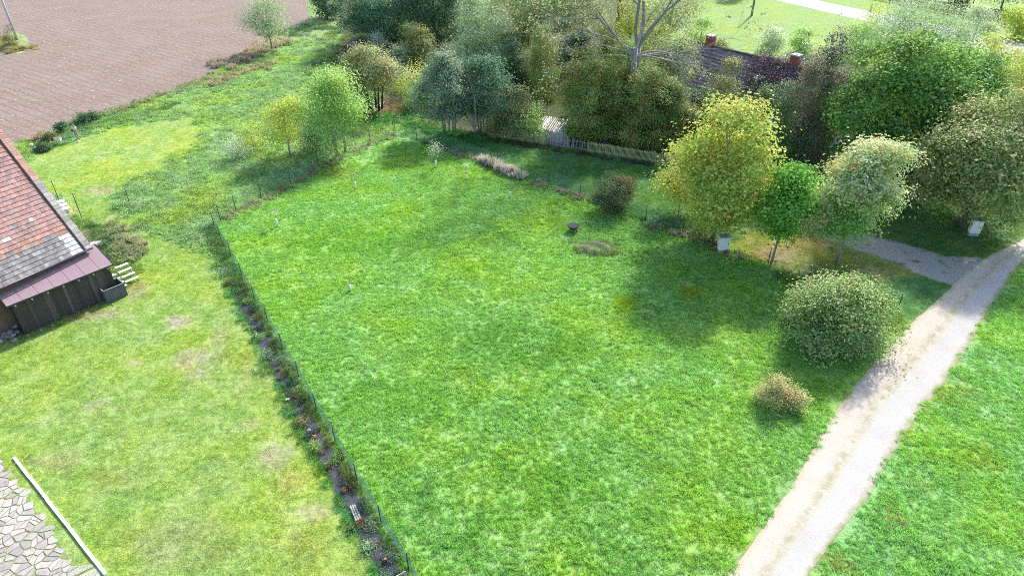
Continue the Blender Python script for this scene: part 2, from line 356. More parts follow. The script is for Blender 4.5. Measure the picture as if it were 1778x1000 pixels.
# ---------------------------------------------------------------- buildings
def tileroof(m,rg,u0,u1,slope,tw,th,P0,U,Dn,Nn,colf,lift=.035):
    """tiles on plane P0 + U*u + Dn*d (d measured up the slope); Nn = outward normal"""
    nu=int((u1-u0)/tw); nd=int(slope/th)
    for r in range(nd):
        o_=(r%2)*tw*.5
        for k in range(nu):
            u=u0+k*tw+o_*(1 if k<nu-1 else 0); d=r*th; g=.006
            if u+tw>u1+.01: uu=u1
            else: uu=u+tw-g
            j=rg.uniform(-.006,.006); t=.022
            a=P0+U*(u)+Dn*(d-.03)+Nn*(lift+j); b=P0+U*uu+Dn*(d-.03)+Nn*(lift+j); c_=P0+U*uu+Dn*(d+th)+Nn*(.004); e=P0+U*u+Dn*(d+th)+Nn*.004
            m.hexa([a-Nn*t,b-Nn*t,c_-Nn*t*.1,e-Nn*t*.1,a,b,c_,e],colf(u,d,rg))
def barn():
    A=G(44,581);B=G(207,511); ux=Vector((B[0]-A[0],B[1]-A[1],0)).normalized(); yaw=math.atan2(ux.y,ux.x)
    t=thing('barn','old barn with red tiled roof and dark plank lean-to at left edge','barn',(B[0],B[1],0),yaw)
    # lean-to
    plank=attrmat('dark_planks',.75,9,.3); m=MB(); rg=random.Random(5); x=-5.85
    while x<-.02:
        w_=min(.16,-x); g=rg.choice([.045,.05,.06,.07,.055,.05,.10]); g*=rg.uniform(.85,1.2)
        m.box(x+.004,x+w_-.004,-.02+rg.uniform(0,.006),.02,.05,2.32,(g*1.15,g*.93,g*.98)); x+=w_
    m.build('plank_wall',plank,t,attr=True)
    for xa in (-.02,-5.85):
        m=MB(); y=.03
        while y<2.0: g=.06*rg.uniform(.7,1.2); m.box(xa,xa+.04,y,y+.155,.05,2.3+.42*y,(g,g*.8,g*.75)); y+=.155
        m.build('side_planks',plank,t,attr=True)
    m=MB(); z0,z1=2.36,3.12
    m.hexa([(-6.12,-.28,z0),(.22,-.28,z0),(.22,1.95,z1),(-6.12,1.95,z1),(-6.12,-.28,z0+.05),(.22,-.28,z0+.05),(.22,1.95,z1+.05),(-6.12,1.95,z1+.05)])
    for k in range(1,7): xx=-6.12+k*.92; m.beam((xx,-.27,z0+.055),(xx,1.94,z1+.055),.05,.02)
    m.build('lean_to_roof',plain('mauve_roofing_felt',(.29,.205,.235),.85,.12,30),t)
    m=MB(); m.beam((-6.12,-.30,z0+.02),(.24,-.30,z0+.02),.03,.09); m.beam((.24,-.30,z0+.03),(.24,1.9,z1+.03),.03,.09)
    m.build('fascia',plain('dark_fascia',(.045,.04,.055),.6),t)
    for k in range(7):
        m=MB(); xx=-5.7+k*.92; m.beam((xx,-.36,2.24),(xx,.6,2.56),.07,.09); m.build('rafter',plain('pale_rafter',(.42,.34,.3),.8),t)
    # main roof, rotated slightly against the lean-to
    e=Vector((.991,.132,0)).normalized(); p=Vector((-e.y,e.x,0)); C0=Vector((-.22,1.35,3.3))
    pitch=math.atan2(6.75,6.0); Dn=(p*math.cos(pitch)+Vector((0,0,math.sin(pitch)))); Nn=(-p*math.sin(pitch)+Vector((0,0,math.cos(pitch)))); SL=9.0
    Len=16.0
    Lc=C0; 
    def cf(u,d,rg):
        k=rg.random(); g=rg.uniform(.8,1.15)
        if d<1.62:
            if u>-1.35 and d<1.3+.2*math.sin(u*9): return (.62*g,.60*g,.60*g)
            if d>1.3 and rg.random()<.35: return (.42*g,.22*g,.17*g)
            g*=rg.choice([.8,1,1.2]); return (.27*g,.25*g,.25*g)
        if abs(d-1.85)<.14 : return (.46*g,.25*g,.20*g)
        b=.5+.5*math.sin(u*1.3+d*.9)+.3*math.sin(u*2.9-d*2.3)
        if k<.02: return (.6*g,.56*g,.55*g)
        if k<.12+.15*max(0,b-.4): return (.33*g,.25*g,.26*g)
        if k<.18: return (.46*g,.25*g,.20*g)
        return ((.38+.06*b)*g,(.235+.02*b)*g,(.215+.02*b)*g)
    m=MB(); rg=random.Random(11)
    tileroof(m,rg,-Len,-.32,SL,.25,.30,Lc,e,Dn,Nn,cf,.042)
    ba=m.build('roof',attrmat('barn_tiles',.85,7,.35),t,attr=True)
    m=MB(); rp=Lc+Dn*SL; bk=Lc+p*12.0
    a=Lc-e*Len; 
    m.hexa([tuple(a-Nn*.16),tuple(Lc-Nn*.16),tuple(rp-Nn*.16),tuple(rp-e*Len-Nn*.16),tuple(a-Nn*.03),tuple(Lc-Nn*.03),tuple(rp-Nn*.03),tuple(rp-e*Len-Nn*.03)])
    m.hexa([tuple(rp-e*Len-Vector((0,0,.2))),tuple(rp-Vector((0,0,.2))),tuple(bk-Vector((0,0,.2))),tuple(bk-e*Len-Vector((0,0,.2))),tuple(rp-e*Len),tuple(rp),tuple(bk),tuple(bk-e*Len)])
    m.build('roof_boarding',plain('roof_back',(.26,.15,.12),.85),t)
    # coping on the verge
    m=MB(); rg=random.Random(2); d=-.1
    while d<SL+.05:
        l=.32; k=(d/SL); c=(.36,.33,.32) if d<5.2 else (.46,.27,.22)
        g=rg.uniform(.8,1.25); w0=.0+rg.uniform(-.02,.02)
        q0=Lc+Dn*d-e*.36; q1=Lc+Dn*(d+l-.01)-e*.36
        h=Nn*(.10+rg.uniform(0,.03)); ww=e*(.42+w0)
        m.hexa([q0-Nn*.1,q0+ww-Nn*.1,q1+ww-Nn*.1,q1-Nn*.1,q0+h,q0+ww+h,q1+ww+h,q1+h],(c[0]*g,c[1]*g,c[2]*g)); d+=l
    m.build('verge_coping',attrmat('mossy_coping',.9,10,.4),t,attr=True)
    m=MB(); rt=rp-e*.05; 
    dd=0
    while dd<Len: m.beam(rp-e*(dd),rp-e*(dd+.38),.26,.16,(.4*rg.uniform(.8,1.2),.2,.16)); dd+=.4
    m.build('ridge_tiles',attrmat('ridge_tile',.85,8,.3),t,attr=True)
    # gable wall and front wall
    m=MB(); g0=Lc-e*.3+p*.15; g1=Lc-e*.3+p*11.85; gt=rp-e*.3; D=Vector((0,0,1))
    def V0(v,z): return (v.x,v.y,z)
    m.face([V0(g0,0),V0(g1,0),V0(g1,3.2),V0(gt,9.75),V0(g0,3.2)]); 
    h0=g0-e*.35; h1=g1-e*.35; m.face([V0(h1,0),V0(h0,0),V0(h0,3.2),V0(gt-e*.35,9.75),V0(h1,3.2)])
    m.face([V0(g0-e*15,0),V0(g0,0),V0(g0,3.2),V0(g0-e*15,3.2)]); m.face([V0(g1,0),V0(g1-e*15,0),V0(g1-e*15,3.2),V0(g1,3.2)])
    m.build('wall',plain('shade_tinted_plaster',(.14,.09,.075),.9,.3,2),t)  # plaster colour carries the darkness inside the lean-to
    m=MB(); m.tube([tuple(Lc-e*Len-p*.14+D*-.02),tuple(Lc-p*.14+e*.05+D*-.02)],.075,8); m.build('gutter',plain('dark_gutter',(.035,.035,.06),.35),t,True)
    return t
barn()
def house():
    C=G(1183,142,2.5); d=Vector((.64,-.77,0)).normalized(); yaw=math.atan2(d.y,d.x)
    t=thing('house','white cottage with dark purple brown tiled roof and two brick chimneys','house',(C[0],C[1],0),yaw)
    m=MB(); rg=random.Random(4); P0=Vector((-4,0,2.5)); U=Vector((1,0,0)); pitch=math.atan2(3.5,3.85); Dn=Vector((0,math.cos(pitch),math.sin(pitch))); Nn=Vector((0,-math.sin(pitch),math.cos(pitch)))
    def cf(u,dd,rg):
        g=rg.uniform(.8,1.2)*(1+.15*math.sin(dd*5)); return (.24*g,.185*g,.20*g) if rg.random()>.12 else (.32*g,.20*g,.18*g)
    tileroof(m,rg,0,23,5.2,.42,.42,P0,U,Dn,Nn,cf,.08)
    m.build('roof',attrmat('house_tiles',.8,4,.3),t,attr=True)
    m=MB(); y1=3.85;z1=6.0
    m.hexa([(-4,0,2.36),(19,0,2.36),(19,y1,z1-.14),(-4,y1,z1-.14),(-4,0,2.47),(19,0,2.47),(19,y1,z1-.04),(-4,y1,z1-.04)])
    m.hexa([(-4,y1,z1-.14),(19,y1,z1-.14),(19,7.7,2.3),(-4,7.7,2.3),(-4,y1,z1),(19,y1,z1),(19,7.7,2.5),(-4,7.7,2.5)])
    m.tube([(-4,y1,z1+.02),(19,y1,z1+.02)],.13,8)
    m.build('roof_back',plain('house_roof_back',(.13,.09,.09),.85),t)
    m=MB(); m.box(-3.6,18.6,.45,7.25,0,2.75); m.face([(-3.6,.45,2.75),(-3.6,7.25,2.75),(-3.6,3.85,5.8)]); m.face([(18.6,.45,2.75),(18.6,3.85,5.8),(18.6,7.25,2.75)])
    m.build('wall',plain('white_plaster',(.85,.84,.85),.9,.12,2),t)
    for (x,w) in ((6,.9),(10,.9)):
        f=MB(); f.box(x-.05,x+w+.05,.40,.46,.95,2.05); fr=f.build('window',plain('window_frame',(.3,.25,.2),.6),t)
        f=MB(); f.box(x,x+w/2-.03,.385,.41,1.0,2.0); f.box(x+w/2+.03,x+w,.385,.41,1.0,2.0); f.build('pane',plain('dark_glass',(.02,.025,.03),.08,.05),fr)
    f=MB(); f.box(.55,.75,.42,.46,2.02,2.2); f.build('vent',plain('dark_vent',(.03,.03,.03),.8),t)
    for sx in (.45,11.2):
        m=MB()
        for k in range(14):
            z=5.5+k*.11; g=rg.uniform(.8,1.2); c=(.36*g,.12*g,.09*g) if k>3 else (.33,.27,.25)
            m.box(sx-.42+rg.uniform(0,.01),sx+.42,3.45,4.25+rg.uniform(0,.01),z,z+.104,c)
        ch=m.build('chimney',attrmat('chimney_brick',.9,9,.3),t,attr=True)
        m=MB(); m.box(sx-.47,sx-.18,3.4,4.3,7.04,7.16); m.box(sx+.18,sx+.47,3.4,4.3,7.04,7.16); m.box(sx-.18,sx+.18,3.4,3.66,7.04,7.16); m.box(sx-.18,sx+.18,4.02,4.3,7.04,7.16)
        m.build('chimney_cap',plain('chimney_cap',(.5,.49,.5),.9),ch)
    return t
HOUSE=house()
def shed():
    p=G(934,244); yaw=math.radians(-22)
    t=thing('garden_shed','small shed with patchy rusty corrugated roof behind the picket fence','shed',(p[0],p[1],0),yaw)
    m=MB(); rg=random.Random(8)
    for k in range(8): m.box(0,3.3,.02+rg.uniform(0,.015),.06,.02+k*.22,.23+k*.22,(.80*rg.uniform(.85,1.05),.77*rg.uniform(.85,1.05),.66))
    m.build('front_wall',attrmat('shed_boards',.85,6,.3),t,attr=True)
    m=MB(); m.box(.02,.06,.07,2.2,0,1.9); m.box(3.22,3.26,.07,2.2,0,1.9); m.box(.07,3.2,2.14,2.2,0,2.3); m.build('side_wall',plain('shed_grey',(.2,.19,.2),.85),t)
    cols=[(.16,.15,.2),(.42,.43,.46),(.13,.085,.075),(.13,.085,.08),(.40,.41,.45),(.42,.42,.46),(.38,.39,.42),(.12,.08,.075)]
    m=MB(); n=56
    for i in range(n):
        x0=-.15+3.6*i/n; x1=-.15+3.6*(i+1)/n; a0=.02*math.cos(i*math.pi/1.75); a1=.02*math.cos((i+1)*math.pi/1.75); c=cols[min(7,int(i/n*8))]
        m.face([(x0,-.25,1.85+a0),(x1,-.25,1.85+a1),(x1,2.4,2.6+a1),(x0,2.4,2.6+a0)],c)
    m.build('corrugated_roof',attrmat('corrugated_sheet',.5,4,.3),t,attr=True); t.scale=(1,1,.68)
shed()
# ---------------------------------------------------------------- fences
green=plain('green_coated_steel',(.02,.085,.06),.4,.2)
wirem=plain('green_wire',(.22,.42,.36),.5,.1)
def wire_fence(name,label,pts,h,sp,ww,braces=(),skip=()):
    w=[G(*p) for p in pts]; o=w[0]
    t=thing(name,label,'fence',(o[0],o[1],0))
    for i,(x,y) in enumerate(w):
        if i in skip: continue
        m=MB(); m.tube([(x-o[0],y-o[1],0),(x-o[0]+random.uniform(-.03,.03),y-o[1],h+.08)],.03,8); m.build('post',green,t,True)
    for (i,dx,dy) in braces:
        m=MB(); x,y=w[i][0]-o[0],w[i][1]-o[1]; m.tube([(x,y,h-.05),(x+dx,y+dy,.05)],.022,6); m.build('brace',green,t,True)
    m=MB()
    for (x0,y0),(x1,y1) in zip(w,w[1:]):
        l=math.hypot(x1-x0,y1-y0); tx,ty=(x1-x0)/l,(y1-y0)/l; x0-=o[0]; y0-=o[1]
        def P(s,z): return Vector((x0+tx*s,y0+ty*s,z))
        k=-h
        while k<l:
            for sg in (1,-1):
                # line from (k,0) to (k+h,h) clipped to 0..l
                s0,s1=max(k,0),min(k+h,l)
                if s1-s0<.02: continue
                z0,z1=s0-k,s1-k
                if sg<0: z0,z1=h-z0,h-z1
                a=P(s0,z0+.04); b=P(s1,z1+.04); q=Vector((tx,ty,-sg)).normalized()*ww/2
                m.face([a-q,a+q,b+q,b-q])
            k+=sp
        for z in (.05,h*.5,h+.03): m.face([P(0,z-ww*.6),P(l,z-ww*.6),P(l,z+ww*.6),P(0,z+ww*.6)])
    m.build('wire_mesh',wirem,t)
    return t
wire_fence('wire_fence','green wire mesh fence running beside the planted fabric strip down to the bench',FENCE_L+[(760,1085)],1.12,.065,.016)
BF=[(374,392),(383.5,385),(410.5,368),(454,345),(505.5,321),(553,291),(600,270),(643,250.6),(684,234)]
g1=G(374,392)
wire_fence('wire_fence','back wire fence climbing past the yellow green tree to the far meadow corner',BF[1:],1.45,.14,.005,braces=((0,1.1,.9),))
BG=[(686,235),(724,246),(765,256),(807.7,272),(853,290),(904.5,312),(953,325),(1007,342.5),(1062,363),(1120.5,384),(1185,403),(1262,432)]
wire_fence('wire_fence','wire fence between the meadow and the shaded lawn below the picket fence',BG,1.45,.14,.005)
wire_fence('wire_fence','short post fence under the maples ending beside the gravel track',[(1333,461),(1403,488),(1478,515),(1556,544)],1.4,.16,.004,braces=((3,-1.2,1.0),))
def pickets(name,label,a,b,h,pw,gap,panel,col,mat,post=True,greyseg=None,extra=None,rails=(.25,.8),postw=.09):
    A=G(*a);B=G(*b); d=Vector((B[0]-A[0],B[1]-A[1],0)); Ln=d.length; yaw=math.atan2(d.y,d.x)
    t=thing(name,label,'fence',(A[0],A[1],0),yaw); rg=random.Random(int(Ln*10)); n=max(1,round(Ln/panel)); pl=Ln/n
    for i in range(n):
        m=MB(); x=i*pl+.06; gr=greyseg and greyseg[0]<=i<greyseg[1]
        cc=(.34,.31,.38) if gr else col
        while x<(i+1)*pl-.05:
            g=rg.uniform(.75,1.2); hh_=h*rg.uniform(.97,1.02)*(rg.uniform(.75,1.05) if gr else 1); ln=rg.uniform(-.06,.06)*(2.5 if gr else .4); c=(cc[0]*g,cc[1]*g,cc[2]*g)
            m.hexa([(x,-.035,.06),(x+pw,-.035,.06),(x+pw,-.015,.06),(x,-.015,.06),(x+ln,-.035,hh_-.05),(x+pw+ln,-.035,hh_-.05),(x+pw+ln,-.015,hh_-.05),(x+ln,-.015,hh_-.05)],c)
            xm=x+pw/2+ln; m.hexa([(x+ln,-.035,hh_-.049),(x+pw+ln,-.035,hh_-.049),(x+pw+ln,-.015,hh_-.049),(x+ln,-.015,hh_-.049),(xm-.004,-.035,hh_),(xm+.004,-.035,hh_),(xm+.004,-.015,hh_),(xm-.004,-.015,hh_)],c)
            x+=pw+gap*(rg.uniform(.6,1.5) if gr else rg.uniform(.93,1.07))
        for r in rails: m.box(i*pl,(i+1)*pl,-.012,.03,h*r-.035,h*r+.035,(cc[0]*.8,cc[1]*.8,cc[2]*.8))
        o=m.build('picket_panel',mat,t,attr=True)
        if gr: o['label']='weathered grey leaning picket panel'
    for i in range(n+1):
        m=MB(); m.box(i*pl-postw/2,i*pl+postw/2,.035,.035+postw,0,h+.02,(col[0]*.7,col[1]*.7,col[2]*.7)); m.build('post',mat,t,attr=True)
    return t,pl
pm=attrmat('painted_picket',.8,8,.25)
t,pl=pickets('picket_fence','yellow green painted picket fence along the shaded lawn from the thicket past the shed',(846,236),(1134,283),1.15,.05,.065,2.3,(.50,.50,.24),pm,greyseg=(3,5))
t,pl=pickets('picket_fence','short pale picket fence section with a white notice, ending at the yellow maple',(1135,283.5),(1182,291),1.1,.045,.06,1.4,(.50,.48,.28),pm)
m=MB(); m.box(1.55,1.95,-.075,-.055,.62,1.1); m.build('notice',plain('white_notice',(.75,.76,.8),.5,.05),t)
m=MB(); 
for k in range(5): m.box(1.60,1.60+.28-.05*(k%3),-.079,-.076,.98-.07*k,1.0-.07*k)
m.build('notice_text',plain('grey_print',(.3,.3,.33),.6,.05),t)
pickets('board_fence','tall dark picket fence beyond the road at the top right',(1500,-6),(1860,70),1.9,.10,.075,3.0,(.035,.028,.04),attrmat('dark_board',.75,5,.3),rails=(.2,.85))
# ---------------------------------------------------------------- grass, weeds (instanced tufts: stuff)
def gn_tufts(name,pts,patches,mat):
    """pts: x,y,rot,scale,scalez,variant,r,g,b ; patches: list of (V(n,k,3),tone)"""
    nb=sum(len(p[0]) for p in patches); k=patches[0][0].shape[1]
    V=np.concatenate([p[0].reshape(-1,3) for p in patches]); n=len(pts)
    me=bpy.data.meshes.new(name); tot=len(V)+n
    me.vertices.add(tot); co=np.zeros((tot,3),np.float32); co[:len(V)]=V; co[len(V):,:2]=pts[:,:2]; me.vertices.foreach_set('co',co.reshape(-1))
    me.loops.add(nb*k); me.loops.foreach_set('vertex_index',np.arange(nb*k,dtype=np.int32)); me.polygons.add(nb); me.polygons.foreach_set('loop_start',np.arange(0,nb*k,k,dtype=np.int32)); me.update(calc_edges=True)
    vid=np.zeros(tot,np.int32); s=0
    for i,p in enumerate(patches): c=len(p[0])*k; vid[s:s+c]=i; s+=c
    vid[len(V):]=100+pts[:,5].astype(np.int32)
    def A(nm,ty,arr,field='value',dom='POINT'):
        a=me.attributes.new(nm,ty,dom); a.data.foreach_set(field,arr.reshape(-1))
    A('vid','INT',vid)
    sc=np.ones((tot,3),np.float32); sc[len(V):,0]=pts[:,3]; sc[len(V):,1]=pts[:,3]; sc[len(V):,2]=pts[:,4]; A('scl','FLOAT_VECTOR',sc,'vector')
    ro=np.zeros((tot,3),np.float32); ro[len(V):,2]=pts[:,2]; A('rot','FLOAT_VECTOR',ro,'vector')
    zc=np.zeros((tot,3),np.float32); zc[len(V):]=pts[:,6:9]; A('zcol','FLOAT_VECTOR',zc,'vector')
    A('tone','FLOAT',np.concatenate([p[1] for p in patches]).astype(np.float32),'value','FACE')
    o=link(name,me,mat)
    ng=bpy.data.node_groups.new(name,'GeometryNodeTree'); ng.interface.new_socket('Geometry',in_out='INPUT',socket_type='NodeSocketGeometry'); ng.interface.new_socket('Geometry',in_out='OUTPUT',socket_type='NodeSocketGeometry')
    gi=ng.nodes.new('NodeGroupInput'); go=ng.nodes.new('NodeGroupOutput'); jn=ng.nodes.new('GeometryNodeJoinGeometry')
    na=ng.nodes.new('GeometryNodeInputNamedAttribute'); na.data_type='INT'; na.inputs[0].default_value='vid'
    ns=ng.nodes.new('GeometryNodeInputNamedAttribute'); ns.data_type='FLOAT_VECTOR'; ns.inputs[0].default_value='scl'
    nr=ng.nodes.new('GeometryNodeInputNamedAttribute'); nr.data_type='FLOAT_VECTOR'; nr.inputs[0].default_value='rot'
    def sep(v):
        c=ng.nodes.new('FunctionNodeCompare'); c.data_type='INT'; c.operation='EQUAL'
        ng.links.new(na.outputs[0],c.inputs[2]); c.inputs[3].default_value=v
        s_=ng.nodes.new('GeometryNodeSeparateGeometry'); s_.domain='POINT'; ng.links.new(gi.outputs[0],s_.inputs[0]); ng.links.new(c.outputs[0],s_.inputs[1]); return s_.outputs[0]
    for i in range(len(patches)):
        ip=ng.nodes.new('GeometryNodeInstanceOnPoints'); ng.links.new(sep(100+i),ip.inputs['Points']); ng.links.new(sep(i),ip.inputs['Instance'])
        ng.links.new(nr.outputs[0],ip.inputs['Rotation']); ng.links.new(ns.outputs[0],ip.inputs['Scale']); ng.links.new(ip.outputs[0],jn.inputs[0])
    ng.links.new(jn.outputs[0],go.inputs[0])
    md=o.modifiers.new('tufts','NODES'); md.node_group=ng
    return o
def blades(rg,n,size,h,wd,lean=.5,clump=0):
    if clump:
        cc=rg.uniform(-size/2,size/2,(clump,2)); p=cc[rg.integers(0,clump,n)]+rg.normal(0,.06,(n,2))
    else: p=rg.uniform(-size/2,size/2,(n,2))
    a=rg.uniform(0,6.283,n); hh=h*rg.uniform(.5,1.25,n); ln=rg.uniform(.1,1,n)*lean*hh; b=rg.uniform(0,6.283,n); ww=wd*rg.uniform(.6,1.3,n)
    V=np.zeros((n,4,3)); 
    dx,dy=np.cos(a)*ww/2,np.sin(a)*ww/2; lx,ly=np.cos(b)*ln,np.sin(b)*ln
    V[:,0]=np.stack([p[:,0]-dx,p[:,1]-dy,0*a],-1); V[:,1]=np.stack([p[:,0]+dx,p[:,1]+dy,0*a],-1)
    V[:,2]=np.stack([p[:,0]+dx*.8+lx*.45,p[:,1]+dy*.8+ly*.45,hh*.65],-1); V[:,3]=np.stack([p[:,0]+lx,p[:,1]+ly,hh],-1)
    return V,rg.uniform(0,1,n)
def leaves_flat(rg,n,size,h,ls,clump=12):
    cc=rg.uniform(-size/2,size/2,(clump,2)); ch=rg.uniform(.4,1,clump); k=rg.integers(0,clump,n)
    c=np.concatenate([cc[k]+rg.normal(0,.13,(n,2)),(h*ch[k]*rg.uniform(.15,1,n))[:,None]],1)
    nr=rg.normal(0,.55,(n,3)); nr[:,2]=1; return rhomb(rg,c,nr,ls,.6),rg.uniform(0,1,n)
def rhomb(rg,c,nr,size,asp,tan=None):
    n=len(c); nr=nr/np.linalg.norm(nr,axis=1,keepdims=True)
    t=rg.normal(0,1,(n,3)) if tan is None else tan+rg.normal(0,.25,(n,3))
    t-=nr*(t*nr).sum(1,keepdims=True); t/=np.linalg.norm(t,axis=1,keepdims=True)+1e-9; b=np.cross(nr,t)
    s=(size*rg.uniform(.6,1.35,n))[:,None]; k=(nr*s*.18)
    return np.stack([c-t*s*.5,c-b*s*asp*.5+k,c+t*s*.5,c+b*s*asp*.5+k],1)
def leafshader(nt,b,colsock,trans,rough=.5,spec=.35):
    L(nt,colsock,b.inputs['Base Color']); b.inputs['Roughness'].default_value=rough+.1; b.inputs['Specular IOR Level'].default_value=spec*.6
    tr=N(nt,'ShaderNodeBsdfTranslucent'); L(nt,mixc(nt,1.,colsock,(1.12,1.12,.85),'MULTIPLY'),tr.inputs[0])
    mx=N(nt,'ShaderNodeMixShader'); mx.inputs[0].default_value=trans; L(nt,b.outputs[0],mx.inputs[1]); L(nt,tr.outputs[0],mx.inputs[2])
    L(nt,mx.outputs[0],nt.nodes['Material Output'].inputs[0])
def grassmat(name,gain=1.,mot=True):
    m,nt,b=newmat(name)
    at=N(nt,'ShaderNodeAttribute',attribute_name='zcol',attribute_type='INSTANCER'); to=N(nt,'ShaderNodeAttribute',attribute_name='tone')
    c=mottle(nt,at.outputs[1])[0] if mot else at.outputs[1]
    f=rng_(nt,to.outputs['Fac'],0,1,.75*gain,1.5*gain); cc=N(nt,'ShaderNodeCombineColor'); [L(nt,f,cc.inputs[i]) for i in range(3)]
    leafshader(nt,b,mixc(nt,1.,c,cc.outputs[0],'MULTIPLY'),.45,.5,.3)
    return m
def scatter(rg,step,rfar,ymin=9):
    pts=[]
    y=ymin
    while y<rfar:
        d=y*cP+CAMH*sP; hw=d*(889+110)/F+3; st=step*(1 if y<60 else 1.35)
        x=np.arange(-hw,hw,st); pts.append(np.stack([x+rg.uniform(-st/2,st/2,len(x)),y+rg.uniform(-st/2,st/2,len(x))],-1)); y+=st*1.0
    return np.concatenate(pts)
rg=np.random.default_rng(5)
SP=scatter(rg,.62,108)
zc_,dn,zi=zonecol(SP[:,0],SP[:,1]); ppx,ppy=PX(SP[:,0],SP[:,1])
TRK=TRK_L+TRK_R[::-1]; ontrk=inpoly(ppx,ppy,TRK)
for ox,oy in ((.3,0),(-.3,0),(0,.3),(0,-.3)):
    ontrk|=inpoly(*PX(SP[:,0]+ox,SP[:,1]+oy),TRK)
onfield=inpoly(ppx,ppy,FIELD); drv=inpoly(ppx,ppy,[(1720,445),(1640,444),(1500,405),(1190,298),(1175,312),(1290,355),(1480,432),(1600,478),(1660,500)])
AB=[G(44,581),G(207,511)]
def inbarn(X,Y):
    B=AB[1]; u=Vector((AB[1][0]-AB[0][0],AB[1][1]-AB[0][1])).normalized(); qx=X-B[0]; qy=Y-B[1]
    a=qx*u.x+qy*u.y; n=-qx*u.y+qy*u.x; return (a<.0)&(n>-.03)&(n<13.5)
pav=inpoly(ppx,ppy,[(-400,640),(-60,705),(0,788),(45,848),(95,928),(150,998),(230,1110),(-900,1300)])
bedpoly=off(bed,.3)+off(bed,1.12)[::-1]; inbed=inpoly(SP[:,0],SP[:,1],bedpoly)
bad=ontrk|onfield|drv|inbarn(SP[:,0],SP[:,1])|pav|inbed|(zi==2)
keep=~bad&(rg.uniform(0,1,len(SP))<dn+.05)
def zsel(ids): return keep&np.isin(zi,ids)
def mk(sel,sc,sz,nv,gain=1.):
    k=np.where(sel)[0]; n=len(k); wv=.5+.5*wob(SP[k,0]*.8,SP[k,1]*.8)
    return np.column_stack([SP[k],rg.uniform(0,6.28,n),sc*rg.uniform(.85,1.15,n),sz*(.55+.75*wv)*rg.uniform(.8,1.25,n),rg.integers(0,nv,n),zc_[k]*gain])
gmat=grassmat('grass_blades',1.42)
pt=[blades(rg,640,.95,.12,.016,1.0,34) for _ in range(4)]
g=np.concatenate([mk(zsel([5,8,0]),1,1,4),mk(zsel([1])&(ppy>80),1.05,1.3,4,1.3)])
tag(gn_tufts('meadow_grass',g,pt,gmat),'lush long grass of the fenced meadow and verges','grass',kind='stuff')
pt=[blades(rg,420,.95,.055,.016,.9) for _ in range(4)]
tag(gn_tufts('lawn_grass',mk(zsel([4,6,7,9,10])&(SP[:,1]<85),1,1,4),pt,gmat),'short mown grass of the lawns','grass',kind='stuff')
pvx=np.column_stack([rg.uniform(-33,-17,900),rg.uniform(14,27,900)]); pq=PX(pvx[:,0],pvx[:,1]); pvx=pvx[inpoly(pq[0],pq[1],[(-300,660),(-60,715),(0,800),(45,858),(95,938),(150,1008),(230,1120),(-900,1300)])&(rg.uniform(0,1,900)<.55)]
pvt=[blades(rg,60,.5,.05,.016,.9,6) for _ in range(3)]
PAVT=(pvx,pvt)
# leafy weeds over the rough ground, and beside fences
def along(pts,wd,n,off_=0):
    P=[Vector(p) for p in pts]; out=[]; Ls=[(b-a).length for a,b in zip(P,P[1:])]; T=sum(Ls)
    for _ in range(n):
        s=random.uniform(0,T)
        for i,l in enumerate(Ls):
            if s<=l: break
            s-=l
        d=(P[i+1]-P[i]).normalized(); p=P[i]+d*s; o=random.gauss(off_,wd); out.append((p.x+d.y*o,p.y-d.x*o))
    return np.array(out)
def mk2(xy,sc,sz,nv,col):
    n=len(xy); c=np.array(col)*rg.uniform(.75,1.25,(n,1))*rg.uniform(.9,1.1,(n,3)); return np.column_stack([xy,rg.uniform(0,6.28,n),sc*rg.uniform(.8,1.2,n),sz*rg.uniform(.6,1.3,n),rg.integers(0,nv,n),c])
wk=zsel([1])&(rg.uniform(0,1,len(SP))<.62)&(wob(SP[:,0]*.35,SP[:,1]*.35)>-.55)
tag(gn_tufts('joint_grass',mk2(PAVT[0],.8,1,3,(.20,.30,.09)),PAVT[1],gmat),'small grass tufts growing in the joints of the stone paving','grass',kind='stuff')
lw=[leaves_flat(rg,230,.95,.26,.085) for _ in range(4)]
wd=[mk(wk&(ppy>60),1,1.5,4,1.0)]
gp=lambda L_:[G(*p) for p in L_]
wd.append(mk2(along(gp(FENCE_L[:5]),.45,60,.5),.8,1,4,(.11,.24,.07)))
wd.append(mk2(along(bed,.14,110,1.22),.42,.8,4,(.09,.28,.10)))
wd.append(mk2(along(bed,.08,90,.22),.35,1.0,4,(.14,.24,.08)))
wd.append(mk2(along(gp([(190,385),(205,410),(215,435),(225,455)]),.5,40),.8,1.2,4,(.15,.22,.09)))
wd.append(mk2(along(gp([(160,392),(182,428),(205,448)]),.35,24),.8,1.3,4,(.06,.14,.05)))
wd.append(mk2(along(gp([(60,262),(110,238),(170,215),(240,200),(300,180)]),.7,110),1,1.3,4,(.12,.23,.08)))
wd.append(mk2(along(gp([(640,215),(700,200),(735,222),(760,232),(850,245)]),1.0,150),.9,1.2,4,(.06,.22,.05)))
wd.append(mk2(along(gp(BG[1:]),.35,90,0),.6,.9,4,(.09,.20,.06)))
wd.append(mk2(along(gp([(470,66),(540,45),(580,70),(600,110),(560,150)]),2.2,170),1.3,1.7,4,(.09,.17,.07)))
wd.append(mk2(along(gp([(860,244),(1000,266),(1130,286)]),.25,90),.6,.8,4,(.09,.10,.06)))
wd=np.concatenate(wd)
tag(gn_tufts('weeds',wd,lw,grassmat('weed_leaves',1.45)),'leafy nettles and rough weeds beside the field and fences','weeds',kind='stuff')
dg=[blades(rg,150,.8,.42,.016,.7,9) for _ in range(4)]
